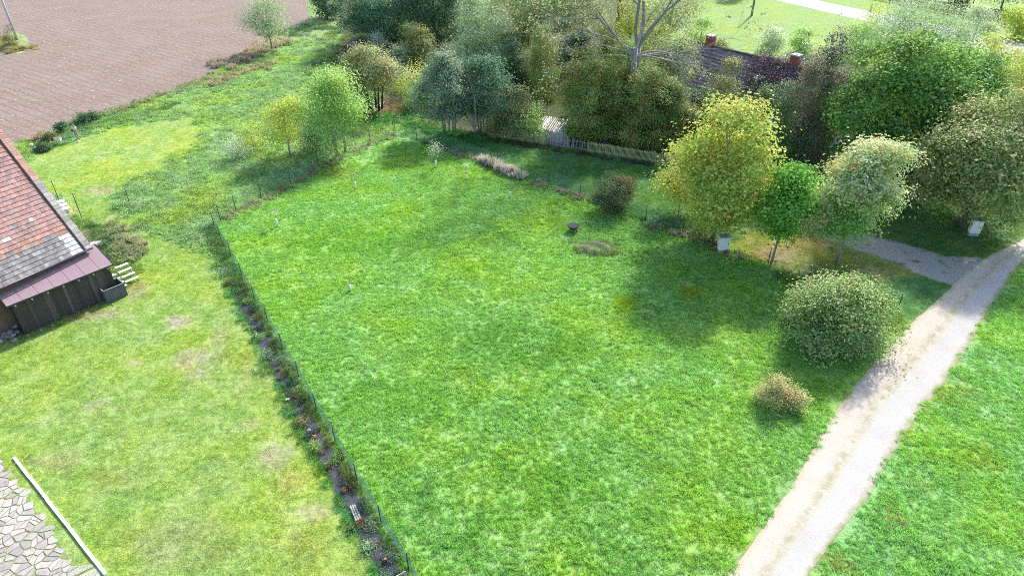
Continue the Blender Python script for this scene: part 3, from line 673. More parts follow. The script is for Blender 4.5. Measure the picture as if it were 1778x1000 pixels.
dd=[mk2(along(gp([(385,120),(430,102),(465,80),(500,72)]),1.0,120),1.2,1.5,4,(.40,.35,.28)),
    mk2(along(gp([(360,150),(420,125),(480,112)]),.8,70),1.1,1,4,(.34,.34,.22)),
    mk2(along(gp([(110,220),(200,195),(300,162),(380,128)]),.5,150),.8,.8,4,(.29,.32,.20)),
    mk2(along(gp([(600,83),(640,95)]),1.4,26),1,1.4,4,(.34,.28,.2)),
    mk2(along(gp(BF[1:]),.28,110,.25),.55,.6,4,(.33,.34,.24)),
    mk2(along(gp([(770,262),(830,278),(850,283)]),.3,34),.7,.7,4,(.32,.33,.24)),
    mk2(along(gp([(925,318),(960,330),(1040,352)]),.3,40),.6,.7,4,(.32,.33,.24)),
    mk2(along(gp([(1125,392),(1200,412),(1290,450)]),.35,60),.6,.8,4,(.32,.33,.24)),
    mk2(along(gp([(200,400),(225,425),(235,450)]),.6,50),.8,.8,4,(.34,.37,.25)),
    mk2(along(gp([(70,244),(80,240)]),.5,16),1,1.5,4,(.36,.32,.22)),
    mk2(along(gp([(18,66),(8,84),(34,90),(44,84)]),.8,70),1,1.1,4,(.32,.30,.16)),
    mk2(along(bed,.3,34,.7),.35,.6,4,(.28,.24,.15)),
    ]
tag(gn_tufts('dry_grass',np.concatenate(dd),dg,grassmat('dry_blades',1.15,False)),'dry straw coloured tall grass along edges','dry grass',kind='stuff')
# grey seeding plumes by the fence
gp_=mk2(along(gp([(836,283),(862,294),(884,306),(904,314)]),.22,46,-.2),.8,1.7,4,(.46,.42,.41))
tag(gn_tufts('dry_plumes',gp_,dg,grassmat('plume_blades',1.3,False)),'pale grey dried plume grass leaning on the wire fence','dry grass',kind='stuff')
# straw on the ploughed soil
n=6000; yy=55+95*rg.uniform(0,1,n)**1.1; X=rg.uniform(-95,0,n)*1.1; xx,yx=PX(X,yy); k=inpoly(xx,yx,FIELD); c=np.column_stack([X[k],yy[k],np.full(k.sum(),.03)])
nr=rg.normal(0,.25,c.shape); nr[:,2]=1
V=rhomb(rg,c,nr,.34,.2); sm,nt,b=newmat('straw'); b.inputs['Base Color'].default_value=(.60,.53,.44,1); b.inputs['Roughness'].default_value=.9
tag(quadmesh('straw',V,sm),'bits of pale straw strewn over the ploughed soil','straw',kind='stuff')
# ---------------------------------------------------------------- trees and shrubs
def leafmat(name,c0,c1,c2,accent=None,amt=.5,trans=.3,ascale=.55,rough=.5):
    g=1.5; c0,c1,c2=[tuple(min(.78,v*g) for v in c) for c in (c0,c1,c2)]; accent=tuple(v*1.3 for v in accent) if accent else None; amt*=.75; trans+=.02
    m,nt,b=newmat(name)
    to=N(nt,'ShaderNodeAttribute',attribute_name='tone').outputs['Fac']
    P=N(nt,'ShaderNodeNewGeometry').outputs['Position']
    c=ramp(nt,to,[(.05,c0),(.5,c1),(.95,c2)])
    if accent:
        n=noise(nt,ascale,4,.65,P); c=mixc(nt,rng_(nt,n.outputs[0],.62-amt*.22,.70-amt*.22),c,mixc(nt,rng_(nt,to,0,1,.0,.5),accent,c))
    n=noise(nt,1.6,3,.6,P); f=rng_(nt,n.outputs[0],.3,.7,.72,1.3); cc=N(nt,'ShaderNodeCombineColor'); [L(nt,f,cc.inputs[i]) for i in range(3)]
    leafshader(nt,b,mixc(nt,1.,c,cc.outputs[0],'MULTIPLY'),trans,rough,.35)
    return m
bark=plain('bark',(.20,.17,.15),.9,.4,6); limbbark=plain('limb_bark',(.27,.25,.25),.9,.35,6); greybark=plain('grey_bark',(.36,.33,.33),.9,.3,6); darkbark=plain('dark_bark',(.05,.04,.045),.9,.4,6)
def crown(rg,shape,R,zb,zt,nl,leaf,lump=.36,lobes=22,asp=.62,up=.5,loose=1.0,flat=1.,wa=1.):
    Hc=zt-zb; zc=(zb+zt)/2; rx=R; rz=Hc/2
    if shape=='cone':
        t=rg.uniform(0,1,lobes)**1.3; t[0]=.93; a=rg.uniform(0,6.283,lobes); r=R*(1-t*.88)*rg.uniform(.35,.78,lobes)
        lc=np.stack([np.cos(a)*r,np.sin(a)*r,zb+Hc*(.08+.84*t)],-1); lr=R*lump*(1.05-.68*t)*rg.uniform(.85,1.2,lobes); el=1.6
    elif shape=='plume':                # upright narrow plumes grown together (thuja, cypress)
        a=rg.uniform(0,6.283,lobes); t=rg.uniform(0,1,lobes)**.6; r=R*.72*t
        lc=np.stack([np.cos(a)*r,np.sin(a)*r,zb+Hc*(.53-.24*t+rg.normal(0,.06,lobes))],-1); lr=R*lump*rg.uniform(.8,1.2,lobes); el=(Hc*.42)/(R*lump)
    else:
        v=rg.normal(0,1,(lobes,3)); 
        if shape=='dome': v[:,2]=np.abs(v[:,2])+.02; zc=zb+Hc*.08; rz=Hc*.92
        v/=np.linalg.norm(v,axis=1,keepdims=True); k=rg.uniform(.40,.93,(lobes,1))
        wq=1+wa*.20*np.sin(2*np.arctan2(v[:,1],v[:,0])+rg.uniform(0,6))+wa*.17*np.sin(3*np.arctan2(v[:,1],v[:,0])+4*v[:,2]+rg.uniform(0,6)); lc=v*k*np.array([rx,rx,rz])*wq[:,None]*np.array([1,1,0])+v*k*np.array([0,0,rz])+np.array([0,0,zc]); lr=min(R,rz*1.3)*lump*(1.45-.75*k[:,0])*rg.uniform(.75,1.2,lobes)*1.08; el=1.
        if shape=='egg': s=1-.35*(lc[:,2]-zc)/rz; lc[:,:2]*=s[:,None]
    ncl=max(lobes*5,int(nl/42)); w=lr**2; li=rg.choice(lobes,ncl,p=w/w.sum())
    d=rg.normal(0,1,(ncl,3)); d[:,2]+=.25; out=lc[li]-np.array([0,0,zc]); out/=np.linalg.norm(out,axis=1,keepdims=True)+1e-6; d+=out*.7; d/=np.linalg.norm(d,axis=1,keepdims=True)
    sc=np.ones(3); sc[2]=el
    cl=lc[li]+d*sc*lr[li][:,None]*rg.uniform(.72,1.08,(ncl,1))
    far=rg.uniform(0,1,ncl)<.07; cl[far]+=d[far]*rg.uniform(.1,.35,(far.sum(),1))*min(R,1.6)*.5
    # drop clumps buried in other lobes
    q=(cl[:,None,:]-lc[None])/np.array([1,1,el]); dist=np.linalg.norm(q,axis=2)/lr[None]; ok=dist.min(1)>.55
    if R>.8:
        fq=2.1/max(.8,R*.42); ph=rg.uniform(0,6,6); a_,b_,c_=cl[:,0]*fq,cl[:,1]*fq,cl[:,2]*fq
        nz=np.sin(a_*1.3+ph[0]+1.1*np.sin(b_+ph[1]))+np.sin(b_*1.5+ph[2]+1.2*np.sin(c_*1.2+ph[3]))+np.sin(c_*1.9+ph[4]+np.sin(a_*.9+ph[5])); ok&=nz>-.95
    ok&=cl[:,2]>zb*.75; cl=cl[ok]; d=d[ok]
    cx_,cy_=np.median(cl[:,0]),np.median(cl[:,1]); cl[:,0]-=cx_; cl[:,1]-=cy_; lc=lc-np.array([cx_,cy_,0])
    f_=R*.97/np.percentile(np.hypot(cl[:,0],cl[:,1]),96); z0_,z1_=np.percentile(cl[:,2],1),np.percentile(cl[:,2],99.5); zf=(zt-.1-max(zb,.05))/(z1_-z0_)
    for arr in (cl,lc): arr[:,0]*=f_; arr[:,1]*=f_; arr[:,2]=(arr[:,2]-z0_)*zf+max(zb,.05)
    per=max(4,int(nl/len(cl))); n=len(cl)*per; ci=np.repeat(np.arange(len(cl)),per)
    cr=.5*leaf*loose*math.sqrt(per)*.66
    p=cl[ci]+rg.normal(0,1,(n,3))*cr*np.array([1,1,.5*flat]); cd=d+rg.normal(0,.35,d.shape); nr=cd[ci]*.8+rg.normal(0,.26,(n,3)); nr[:,2]+=up*1.1
    tone=np.clip(.5+rg.normal(0,.20,len(cl))[ci]+rg.normal(0,.11,n),0,1)
    tan=None
    if shape in('cone','plume'): tan=d[ci]*.5+np.array([0,0,1.])
    return p,nr,tone,tan,lc,lr
def tree(name,cat,label,cx,by,ty,wpx,mat,seed,shape='round',cb=.25,n=9000,leaf=.28,trunk=.18,tb=None,stems=1,mid=None,group=None,limbs=9,loose=1.,lump=.36,lobes=22,asp=.62,up=.5,tlean=0,wa=1.):
    rg=np.random.default_rng(seed)
    Y=G(889,by)[1]; H=topz(Y,ty); 
    leaf*=.74; n=int(n*1.9)
    zb=H*cb; zm=(zb+H)/2; dep=Y*cP+(CAMH-zm)*sP; X=(cx-889)/F*dep; R=wpx/2/F*dep
    # keep the crown's far/near rim from overshooting the top line
    p,nr,tone,tan,lc,lr=crown(rg,shape,R,zb,H*.985,n,leaf,lump,lobes,asp,up,loose,1.,wa)
    t=thing(name,label,cat,(X,Y,0),0,group)
    V=rhomb(rg,p,nr,leaf,asp,tan); quadmesh('crown',V,mat,t,tone)
    m=MB(); rd=random.Random(seed)
    tb=tb or bark
    for s in range(stems):
        a=6.283*s/max(1,stems)+.4; r0=0 if stems==1 else R*.22; bx,by_=math.cos(a)*r0,math.sin(a)*r0; ex,ey=bx*2.6,by_*2.6
        if stems==1: ex=tlean
        hh=zb+(H-zb)*.62
        m.tube([(bx,by_,-.05),(bx*1.3+rd.uniform(-.05,.05),by_*1.3,hh*.3),(bx+(ex-bx)*.5,by_+(ey-by_)*.5+rd.uniform(-.1,.1),hh*.65),(ex,ey,hh)],[trunk*1.15,trunk*.9,trunk*.7,trunk*.25],7)
    for i in np.argsort(-lr)[:limbs]:
        c=lc[i]; z0=max(zb*.85,c[2]-R*.6); b0=(0,0,max(.2,min(z0,H*.7)))
        k=Vector(b0).lerp(Vector(c),.5)+Vector((rd.uniform(-.2,.2),rd.uniform(-.2,.2),-.1)); m.tube([b0,tuple(k),tuple(c)],[trunk*.5,trunk*.3,trunk*.1],5)
    m.build('trunk',tb,t,True)
    return t
def branchy(m,rd,p,d,l,r,depth,droop=0.,spread=.5,tips=None):
    a=Vector(p); dd=Vector(d).normalized(); pts=[a]; rr=[r]; n=4
    for k in range(n):
        dd=(dd+Vector((rd.gauss(0,.16),rd.gauss(0,.16),rd.gauss(0,.10)-droop))).normalized(); a=a+dd*l/n; pts.append(a); rr.append(r*(1-.55*(k+1)/n))
        if depth>0 and k>=1:
            for _ in range(2 if k>1 else 1):
                s=Vector((rd.gauss(0,spread),rd.gauss(0,spread),rd.gauss(.05,spread*.6)-droop)); branchy(m,rd,a,dd+s,l*rd.uniform(.45,.7),rr[-1]*.6,depth-1,droop,spread,tips)
    if depth==0 and tips is not None: tips.append(a)
    m.tube(pts,rr,4 if depth<2 else 6,cap=False)
# colour sets
K={}
K['maple_yellow']=leafmat('maple_yellow',(.14,.25,.05),(.34,.42,.09),(.58,.58,.18),(.50,.35,.10),.50,.38)
K['maple_green']=leafmat('maple_green',(.08,.24,.04),(.16,.36,.07),(.32,.48,.16),None,trans=.48)
K['maple_gold']=leafmat('maple_gold',(.17,.30,.10),(.42,.48,.25),(.72,.74,.52),(.45,.27,.09),.40,.45,ascale=.8)
K['dark_maple']=leafmat('dark_maple',(.05,.14,.045),(.12,.25,.065),(.28,.42,.10),(.22,.33,.04),.35,.3,ascale=.3)
K['cream']=leafmat('cream',(.09,.16,.05),(.19,.26,.09),(.36,.37,.18),(.46,.38,.20),.5,.25)
K['blue']=leafmat('blue_green',(.04,.11,.065),(.075,.17,.10),(.15,.26,.15),None)
K['deep']=leafmat('deep_green',(.03,.07,.045),(.055,.115,.06),(.10,.19,.08),(.10,.16,.05),.3)
K['pale']=leafmat('pale_green',(.13,.22,.12),(.24,.35,.20),(.42,.50,.33),None)
K['fresh']=leafmat('fresh_green',(.12,.28,.07),(.25,.42,.12),(.46,.58,.24),(.35,.42,.07),.4)
K['yellow']=leafmat('yellow_green',(.20,.31,.05),(.38,.47,.09),(.56,.59,.18),(.42,.30,.06),.45)
K['ochre']=leafmat('ochre_top',(.10,.16,.08),(.25,.29,.13),(.50,.46,.26),(.46,.34,.16),.45)
K['rust']=leafmat('rust_thuja',(.06,.14,.035),(.16,.24,.065),(.31,.36,.11),(.29,.18,.08),.62,.18,ascale=.9)
K['rust2']=leafmat('rust_thuja_pale',(.07,.14,.05),(.17,.22,.08),(.28,.30,.11),(.42,.22,.09),.55,.2,ascale=1.1)
K['olive']=leafmat('olive',(.08,.13,.04),(.17,.22,.08),(.30,.33,.12),(.28,.17,.09),.5)
K['hazel']=leafmat('hazel_brown',(.11,.19,.07),(.23,.31,.14),(.42,.46,.26),(.36,.23,.12),.55)
K['redtop']=leafmat('red_brown_conifer',(.06,.08,.06),(.11,.15,.10),(.21,.24,.15),(.30,.17,.12),.55,.15,ascale=.6)
K['ivy']=leafmat('variegated_ivy',(.04,.10,.06),(.12,.20,.13),(.42,.48,.38),None,trans=.1,rough=.3)
K['yew']=leafmat('yew',(.035,.08,.03),(.06,.13,.04),(.14,.24,.05),(.15,.26,.05),.4,.15)
K['white']=leafmat('white_green',(.26,.36,.20),(.46,.55,.36),(.70,.74,.58),None)
K['sumac']=leafmat('sumac',(.07,.16,.04),(.19,.31,.09),(.52,.53,.32),(.40,.32,.13),.3,.25,ascale=.7)
K['bushdark']=leafmat('dark_bush',(.05,.09,.04),(.11,.16,.07),(.22,.24,.12),(.24,.14,.10),.4)
K['vine']=leafmat('dead_vine',(.12,.07,.09),(.22,.14,.16),(.33,.22,.22),(.10,.14,.08),.2,.1)
K['greyed']=leafmat('grey_teal',(.08,.14,.10),(.17,.25,.18),(.32,.40,.30),(.30,.36,.12),.25)
K['silver']=leafmat('silver',(.22,.28,.22),(.38,.44,.37),(.56,.60,.52),None)
K['reddish']=leafmat('reddish_shrub',(.17,.19,.07),(.36,.34,.16),(.54,.50,.26),(.36,.24,.14),.4)
K['purple']=leafmat('dark_grey_shrub',(.05,.05,.07),(.10,.10,.13),(.17,.17,.20),None)
T=tree
# meadow edge and field side
T('young_tree','tree','slender airy pale green tree standing at the edge of the ploughed field',462,90,-12,72,K['pale'],1,'egg',.22,3600,.26,.10,loose=2.0,lump=.3,lobes=20,limbs=14)
T('young_tree','tree','small yellow green tree with brown tinged leaves beside the back wire fence',492,272,172,72,K['yellow'],2,'egg',.28,3400,.22,.09,greybark,loose=1.5,lump=.34,lobes=16)
T('leafy_tree','tree','fresh green tree with grey stems and a yellowish lower side by the back wire fence',578,268,126,92,K['fresh'],3,'egg',.16,7000,.26,.10,greybark,stems=3,loose=1.6,lump=.34)
T('shrub','shrub','low dark blue green shrub between the yellow green tree and the fresh green tree',545,262,214,46,K['blue'],4,'dome',.05,1500,.22,.04,loose=1.6,lobes=10)
T('shrub','shrub','little pale flowering shrub standing alone in the rough grass near the back fence',409,277,239,34,K['white'],5,'round',.25,900,.16,.03,loose=1.6,lobes=9)
T('shrub','shrub','small yellow leaved shrub just left of the yellow green tree',435,262,214,34,K['yellow'],6,'round',.15,800,.2,.03,loose=1.9,lobes=9)
T('round_tree','tree','round headed tree with ochre top and dark bare stems near the soil path',644,192,78,104,K['ochre'],7,'round',.36,8500,.26,.12,darkbark,stems=5,lobes=26,lump=.33,limbs=14)
T('shrub','shrub','dark shrub under the left side of the round ochre tree',612,196,124,50,K['deep'],8,'dome',.05,2400,.24,.04,darkbark,stems=3)
T('leafy_tree','tree','dark green tree at the top edge where the ploughed field ends',562,34,-50,58,K['deep'],9,'egg',.05,4500,.34,.2,lobes=18)
T('leafy_tree','tree','broad blue green tree at the top edge left of the dark ones',652,80,-62,138,K['blue'],10,'round',.08,13000,.36,.25,lobes=34,lump=.3)
T('leafy_tree','tree','very dark green tree between the broad blue green and tall pale green trees',752,88,-70,120,K['deep'],11,'round',.04,11000,.36,.25,lobes=30,lump=.32)
T('shrub','shrub','dark grey shrub left of the two pale shrubs behind the ochre tree',615,105,58,34,K['purple'],12,'dome',.02,1600,.24,.04,lobes=9)
T('shrub','shrub','bright yellow green shrub peeping over the round ochre tree',632,98,60,24,K['yellow'],13,'egg',.1,700,.24,.04,lobes=8)
T('shrub','shrub','silvery white shrub behind the round ochre tree',658,102,57,28,K['silver'],14,'egg',.1,900,.24,.04,lobes=8)
T('shrub','shrub','dull olive shrub right behind the round ochre tree',693,132,80,46,K['greyed'],15,'dome',.05,2200,.26,.04)
T('shrub','shrub','tall olive shrub with reddish brown lower side under the very dark tree',732,122,42,70,K['olive'],16,'egg',.05,4000,.28,.08,lobes=20)
T('shrub','shrub','yellow leaved straggly shrub at the end of the soil path',708,162,110,56,K['yellow'],17,'dome',.1,1500,.24,.04,loose=2.,lobes=12)
T('shrub','shrub','light green low shrub between the yellow shrub and the grey green thicket',722,188,140,50,K['fresh'],18,'dome',.03,2000,.24,.04,loose=1.6)
T('thicket_tree','tree','grey green thicket tree with several pale stems left of the picket fence',776,232,92,92,K['greyed'],19,'egg',.24,9500,.27,.09,greybark,stems=5,lobes=26,lump=.33)
T('thicket_tree','tree','teal thicket tree behind the bare grey shrub beside the picket fence',838,226,100,80,K['blue'],20,'egg',.22,6500,.27,.09,greybark,stems=5,lobes=22,loose=1.4)
T('leafy_tree','tree','tall pale green tree rising behind the thicket near the top edge',832,140,-6,104,K['pale'],21,'egg',.12,8500,.30,.14,lobes=26,loose=1.3)
T('leafy_tree','tree','dark green tree with a fresh side left of the rusty conifers',893,170,48,66,K['deep'],22,'cone',.03,5500,.27,.15,lobes=24)
T('conifer','tree','brownish rusty conifer behind the small shed',938,178,42,62,K['rust'],23,'plume',.02,6500,.22,.15,lobes=16,lump=.34)
T('shrub','shrub','dark mixed shrub with grey twigs left of the small shed',902,238,150,82,K['bushdark'],24,'dome',.03,4200,.24,.05,darkbark,stems=3,lobes=18)
T('shrub','shrub','bright green shrub touching the left wall of the small shed',930,246,188,40,K['fresh'],25,'egg',.1,900,.22,.03,lobes=8,loose=1.7)
T('shrub','shrub','olive yellow shrub at the left end of the picket fence',864,236,196,40,K['olive'],26,'dome',.05,1500,.22,.03,lobes=10)
T('leafy_tree','tree','wide brown tinged tree crown at the top edge above the small shed',930,128,-58,120,K['hazel'],27,'round',.3,9500,.30,.2,greybark,lobes=30,lump=.3,loose=1.2)
T('leafy_tree','tree','mottled green and brown tree left of the bare grey limbs',1012,120,-50,76,K['hazel'],28,'round',.1,5200,.30,.2,greybark,lobes=20,loose=1.5)
# great rust coloured thuja mass: four trees
for i,(cx,by,ty,wp,lb,k) in enumerate([(1018,247,78,92,'tall rust and green thuja at the left end of the big clump','rust'),(1066,245,76,84,'rust topped thuja under the bare hanging branches','rust'),(1118,254,118,92,'greener bushy thuja in the big clump above the picket fence','rust'),(1160,252,140,62,'narrow thuja at the right end of the clump beside the brown path','rust')]):
    T('thuja','tree',lb,cx,by,ty,wp,K[k],30+i,'plume',.03,19000,.20,.18,lobes=26,lump=.33,group='big rust coloured thujas')
T('conifer','tree','pale rusty conifer standing in front of the cottage roof',1252,243,104,104,K['rust2'],40,'cone',.03,10000,.21,.16,lobes=34,lump=.40)
T('shrub','shrub','olive shrub between the thuja clump and the pale rusty conifer',1190,245,182,60,K['olive'],41,'dome',.03,3200,.24,.05)
T('conifer','tree','dark yew with bright shoot tips behind the big yellow maple',1352,300,142,96,K['yew'],42,'cone',.02,9000,.24,.18,lobes=34,lump=.4,asp=.35)
T('conifer','tree','yew with a red brown top left of the large dark maple',1398,296,98,84,K['redtop'],43,'cone',.02,9500,.23,.18,lobes=34,lump=.4,asp=.4)
T('conifer','tree','tall dark conifer crowned with red brown leaves right of the cottage',1434,270,52,66,K['redtop'],44,'plume',.02,8500,.26,.18,lobes=18,lump=.38)
T('ivy_bush','shrub','grey green variegated ivy mass at the right end of the cottage',1372,178,82,84,K['ivy'],45,'dome',.03,6000,.26,.06,lobes=22)
T('ivy_bush','shrub','silvery leaved bush between the conifer and the cottage vines',1312,206,132,54,K['ivy'],46,'dome',.03,3000,.26,.05,lobes=14)
T('shrub','shrub','dark green shrub below the silvery bush, behind the yellow maple',1318,290,150,64,K['yew'],47,'egg',.02,4500,.25,.08)
T('round_bush','bush','round dark olive bush on the wire fence of the meadow',1068,363,306,72,K['bushdark'],48,'round',.03,7000,.15,.03,darkbark,stems=6,lobes=34,lump=.28)
# three maples beside the track
T('maple_tree','tree','large maple with yellow and green autumn crown behind the white cabinet',1262,418,180,184,K['maple_yellow'],50,'egg',.17,13500,.34,.19,greybark,lobes=34,lump=.29,wa=.35,limbs=18)
T('shrub','shrub','yellow branch clump growing out of the left foot of the large yellow maple',1186,372,286,66,K['maple_yellow'],51,'round',.25,2200,.27,.05,greybark,lobes=12,loose=1.4)
T('maple_tree','tree','small all green maple between the yellow and the cream coloured maple',1366,452,290,74,K['maple_green'],52,'egg',.31,5600,.31,.085,greybark,lobes=26,lump=.30)
T('maple_tree','tree','maple with cream white and gold leaves beside the gravel drive',1492,456,246,134,K['maple_gold'],53,'egg',.29,10500,.29,.10,greybark,lobes=26,lump=.31,tlean=.2,limbs=16)
T('shrub','shrub','green leafy shoot in front of the cream coloured maple',1478,458,308,78,K['maple_green'],54,'egg',.33,3600,.24,.05,greybark,lobes=16,loose=1.5)
# big trees on the right
T('maple_tree','tree','very large dark green maple with yellowish top right of the cottage',1560,318,52,222,K['dark_maple'],55,'round',.04,20000,.38,.3,lobes=38,lump=.29)
T('leafy_tree','tree','dark tree filling the gap behind the two biggest crowns at right',1690,262,94,128,K['dark_maple'],56,'round',.03,10000,.33,.25,lobes=30,lump=.3)
T('leafy_tree','tree','large cream and olive tree overhanging the drive at the right edge',1716,392,172,236,K['cream'],57,'round',.14,18000,.31,.25,lobes=32,lump=.31,limbs=16,loose=1.2)
T('leafy_tree','tree','olive yellow tree crown at the right edge below the road',1750,205,72,150,K['yellow'],58,'round',.05,9000,.32,.25,lobes=28,lump=.3)
T('leafy_tree','tree','bright golden green small tree at the road in the right top corner',1772,66,14,44,K['yellow'],59,'round',.1,1600,.38,.12,lobes=12)
T('willow','tree','light feathery pale green tree behind the large dark maple',1600,132,2,176,K['pale'],60,'dome',.1,15000,.34,.15,lobes=44,lump=.28,loose=1.7,asp=.35)
T('young_tree','tree','white green small tree in front of the dark board fence',1697,92,12,48,K['white'],61,'egg',.1,2600,.32,.1,lobes=16)
T('young_tree','tree','small yellow leaved tree beside the road sign',1524,76,0,34,K['yellow'],62,'egg',.2,900,.34,.08,lobes=9,loose=1.8)
T('shrub','shrub','mid green shrub at the foot of the road sign',1492,84,38,50,K['fresh'],63,'dome',.02,1600,.34,.06,loose=1.6)
T('leafy_tree','tree','dark green tree beyond the board fence at the top right corner',1752,14,-42,66,K['deep'],64,'round',.35,2600,.45,.15,loose=1.4)
T('young_tree','tree','small airy tree beyond the board fence near the parked car',1702,6,-44,34,K['fresh'],65,'round',.4,500,.4,.08,loose=2,lobes=9)
# around the cottage
T('young_tree','tree','whitish green young tree on the sunny meadow beside the right chimney',1342,98,46,44,K['white'],66,'egg',.08,2400,.3,.06,lobes=14)
T('young_tree','tree','yellow green young tree right of the whitish one on the sunny meadow',1393,92,48,32,K['fresh'],67,'egg',.08,1300,.3,.06,lobes=11)
T('young_tree','tree','yellow green young tree behind the left chimney',1218,84,34,34,K['fresh'],68,'egg',.08,1500,.3,.06,lobes=11)
T('shrub','shrub','low orange brown shrub behind the cottage ridge',1250,92,70,26,K['rust2'],69,'dome',.02,800,.28,.04,lobes=8)
T('leafy_tree','tree','dark branch tip tree at the top edge of the sunny meadow',1282,-6,-70,42,K['blue'],70,'egg',.22,2200,.4,.15)
for k,(cx,by,ty,wp,kk,lb) in enumerate([(1005,140,60,70,'deep','dark green undergrowth tree below the mottled brown tree'),(1048,120,40,60,'olive','olive undergrowth tree left of the thick dark trunk'),(1092,128,70,64,'fresh','fresh green undergrowth at the base of the bare limbed tree'),(1132,120,48,60,'yellow','yellow green undergrowth tree behind the bare limbs'),(880,130,40,70,'olive','olive green tree filling the gap behind the small shed conifers'),(1215,215,160,34,'deep','dark low shrub against the cottage front wall'),(1452,230,130,50,'deep','dark green tree filling the gap left of the very large maple')]):
    T('leafy_tree','tree',lb,cx,by,ty,wp,K[kk],120+k,'dome',.02,5000,.3,.1,lobes=20)
# bare limbed trees
def bare(name,label,cx,by,h,seed,dirs,mat,r=.16,depth=3,droop=.02,leafm=None,nleaf=0,leaf=.3,jit=.9,trunkh=.25,zlo=0,zmax=99,spread=.5):
    Y=G(889,by)[1]; dep=Y*cP+(CAMH-h*.5)*sP; X=(cx-889)/F*dep; rd=random.Random(seed); rg=np.random.default_rng(seed)
    t=thing(name,label,'tree',(X,Y,0)); m=MB(); tips=[]
    m.tube([(0,0,-.05),(.05,0,h*trunkh*.5),(0,0,h*trunkh)],[r*1.5,r*1.2,r*1.1],8)
    for (dx,dy,dz,l,rr) in dirs: branchy(m,rd,(0,0,h*trunkh*rd.uniform(.85,1)),(dx,dy,dz),l,rr,depth,droop,spread,tips)
    m.build('trunk',mat,t,True)
    if leafm and nleaf:
        tp=np.array([tuple(v) for v in tips]); tp=tp[(tp[:,2]>zlo)&(tp[:,2]<zmax)]; k=rg.integers(0,len(tp),nleaf//9); p=np.repeat(tp[k]+rg.normal(0,jit,(len(k),3)),9,0); p=p+rg.normal(0,.28,p.shape); nr=rg.normal(0,.6,p.shape); nr[:,2]+=1
        quadmesh('crown',rhomb(rg,p,nr,leaf,.62),leafm,t,rg.uniform(0,1,len(p)))
    return t
bare('bare_shrub','bare grey twiggy shrub in front of the teal thicket left of the picket fence',822,234,6.2,71,[(-.5,.1,.8,4.2,.07),(.5,0,.8,4.,.07),(0,.4,.9,4.6,.08),(.1,-.4,.9,4.0,.07),(-.3,-.3,1,4,.06),(.8,-.1,.5,3.4,.06)],greybark,.07,3,.0,trunkh=.1,spread=.6)
bare('bare_tree','big old tree with pale grey bare limbs and thin brown leaves left of the cottage',1110,226,19.5,72,[(-.6,.1,.9,8,.17),(-.9,-.1,.5,7,.11),(-.25,-.2,1,9,.19),(.1,.1,1,9,.21),(.35,-.1,1,8,.15),(.6,0,.8,7.5,.15),(.9,-.2,.35,6.5,.10),(1.,.3,.25,6.5,.10)],limbbark,.26,3,.02,K['hazel'],7500,.24,.8,trunkh=.45,zlo=11,spread=.5)
bare('bare_tree','drooping bare grey boughs hanging over the rust topped thuja',1100,238,14.0,73,[(-1,-.1,.55,5.2,.11),(-.8,-.5,.7,4.6,.10),(.9,-.3,.5,4.8,.11),(.5,.2,.9,4.,.12),(.9,.3,.35,4.8,.10)],greybark,.22,3,.12,K['hazel'],700,.22,.6,trunkh=.64,zlo=4)
T('leafy_tree','tree','sparse brown and cream leaved tree overhanging the left end of the cottage roof',1165,202,64,104,K['hazel'],75,'round',.5,8000,.24,.15,greybark,lobes=26,lump=.3,loose=1.7,limbs=16)
T('leafy_tree','tree','thin brown leaved crown above the left chimney at the top edge',1168,108,-30,140,K['hazel'],76,'round',.42,4200,.28,.15,greybark,lobes=30,lump=.26,loose=2.0,limbs=18)
T('leafy_tree','tree','yellow green tree lit from behind at the top edge beside the dark trunk',1098,72,-40,64,K['yellow'],77,'egg',.1,3000,.34,.15,lobes=16,loose=1.5)
t=thing('tall_trunk','thick dark tree trunk rising out of frame between the bare limbs','tree',(*G(1073,60),0)); m=MB(); m.tube([(0,0,-.1),(.05,0,3),(0,.1,7),(.1,0,12),(.2,0,17)],[.62,.5,.46,.4,.3],10); m.build('trunk',darkbark,t,True)
rg=np.random.default_rng(9); p,nr,tone,tan,lc,lr=crown(rg,'round',5,12,22,6000,.4); quadmesh('crown',rhomb(rg,p,nr,.4,.6),K['deep'],t,tone)
# dead vines over the cottage roof
def vines():
    t=thing('roof_vine','purple brown dead vines spread over the right half of the cottage roof','vine',tuple(HOUSE.location),HOUSE.rotation_euler[2]); rg=np.random.default_rng(4); rd=random.Random(4)
    n=7500; x=10.2+3.8*rg.normal(0,.55,n); x=np.where(rg.uniform(0,1,n)<.5,rg.uniform(7.5,17,n),x); y=3.9-abs(rg.normal(0,1.6,n)); k=(y>0.1)&(x<18)&(x>6.2); x=x[k];y=y[k]; z=2.5+y*.91+.12+rg.exponential(.16,len(x))
    p=np.stack([x,y,z],-1); nr=rg.normal(0,.5,p.shape); nr[:,2]+=1; nr[:,1]-=.7
    quadmesh('foliage',rhomb(rg,p,nr,.2,.5),K['vine'],t,rg.uniform(0,1,len(p)))
    m=MB()
    for i in range(150):
        a=Vector((rd.uniform(6.5,17),rd.uniform(.5,3.8),0)); pts=[]; d=rd.uniform(0,6.28)
        for k in range(6): pts.append((a.x,a.y,2.5+a.y*.91+.2+rd.uniform(0,.12))); d+=rd.gauss(0,.6); a=a+Vector((math.cos(d)*.4,math.sin(d)*.3,0)); a.y=min(3.8,max(.1,a.y))
        m.tube(pts,.018,3,cap=False)
    m.build('stems',plain('vine_stem',(.22,.15,.16),.9),t)
vines()
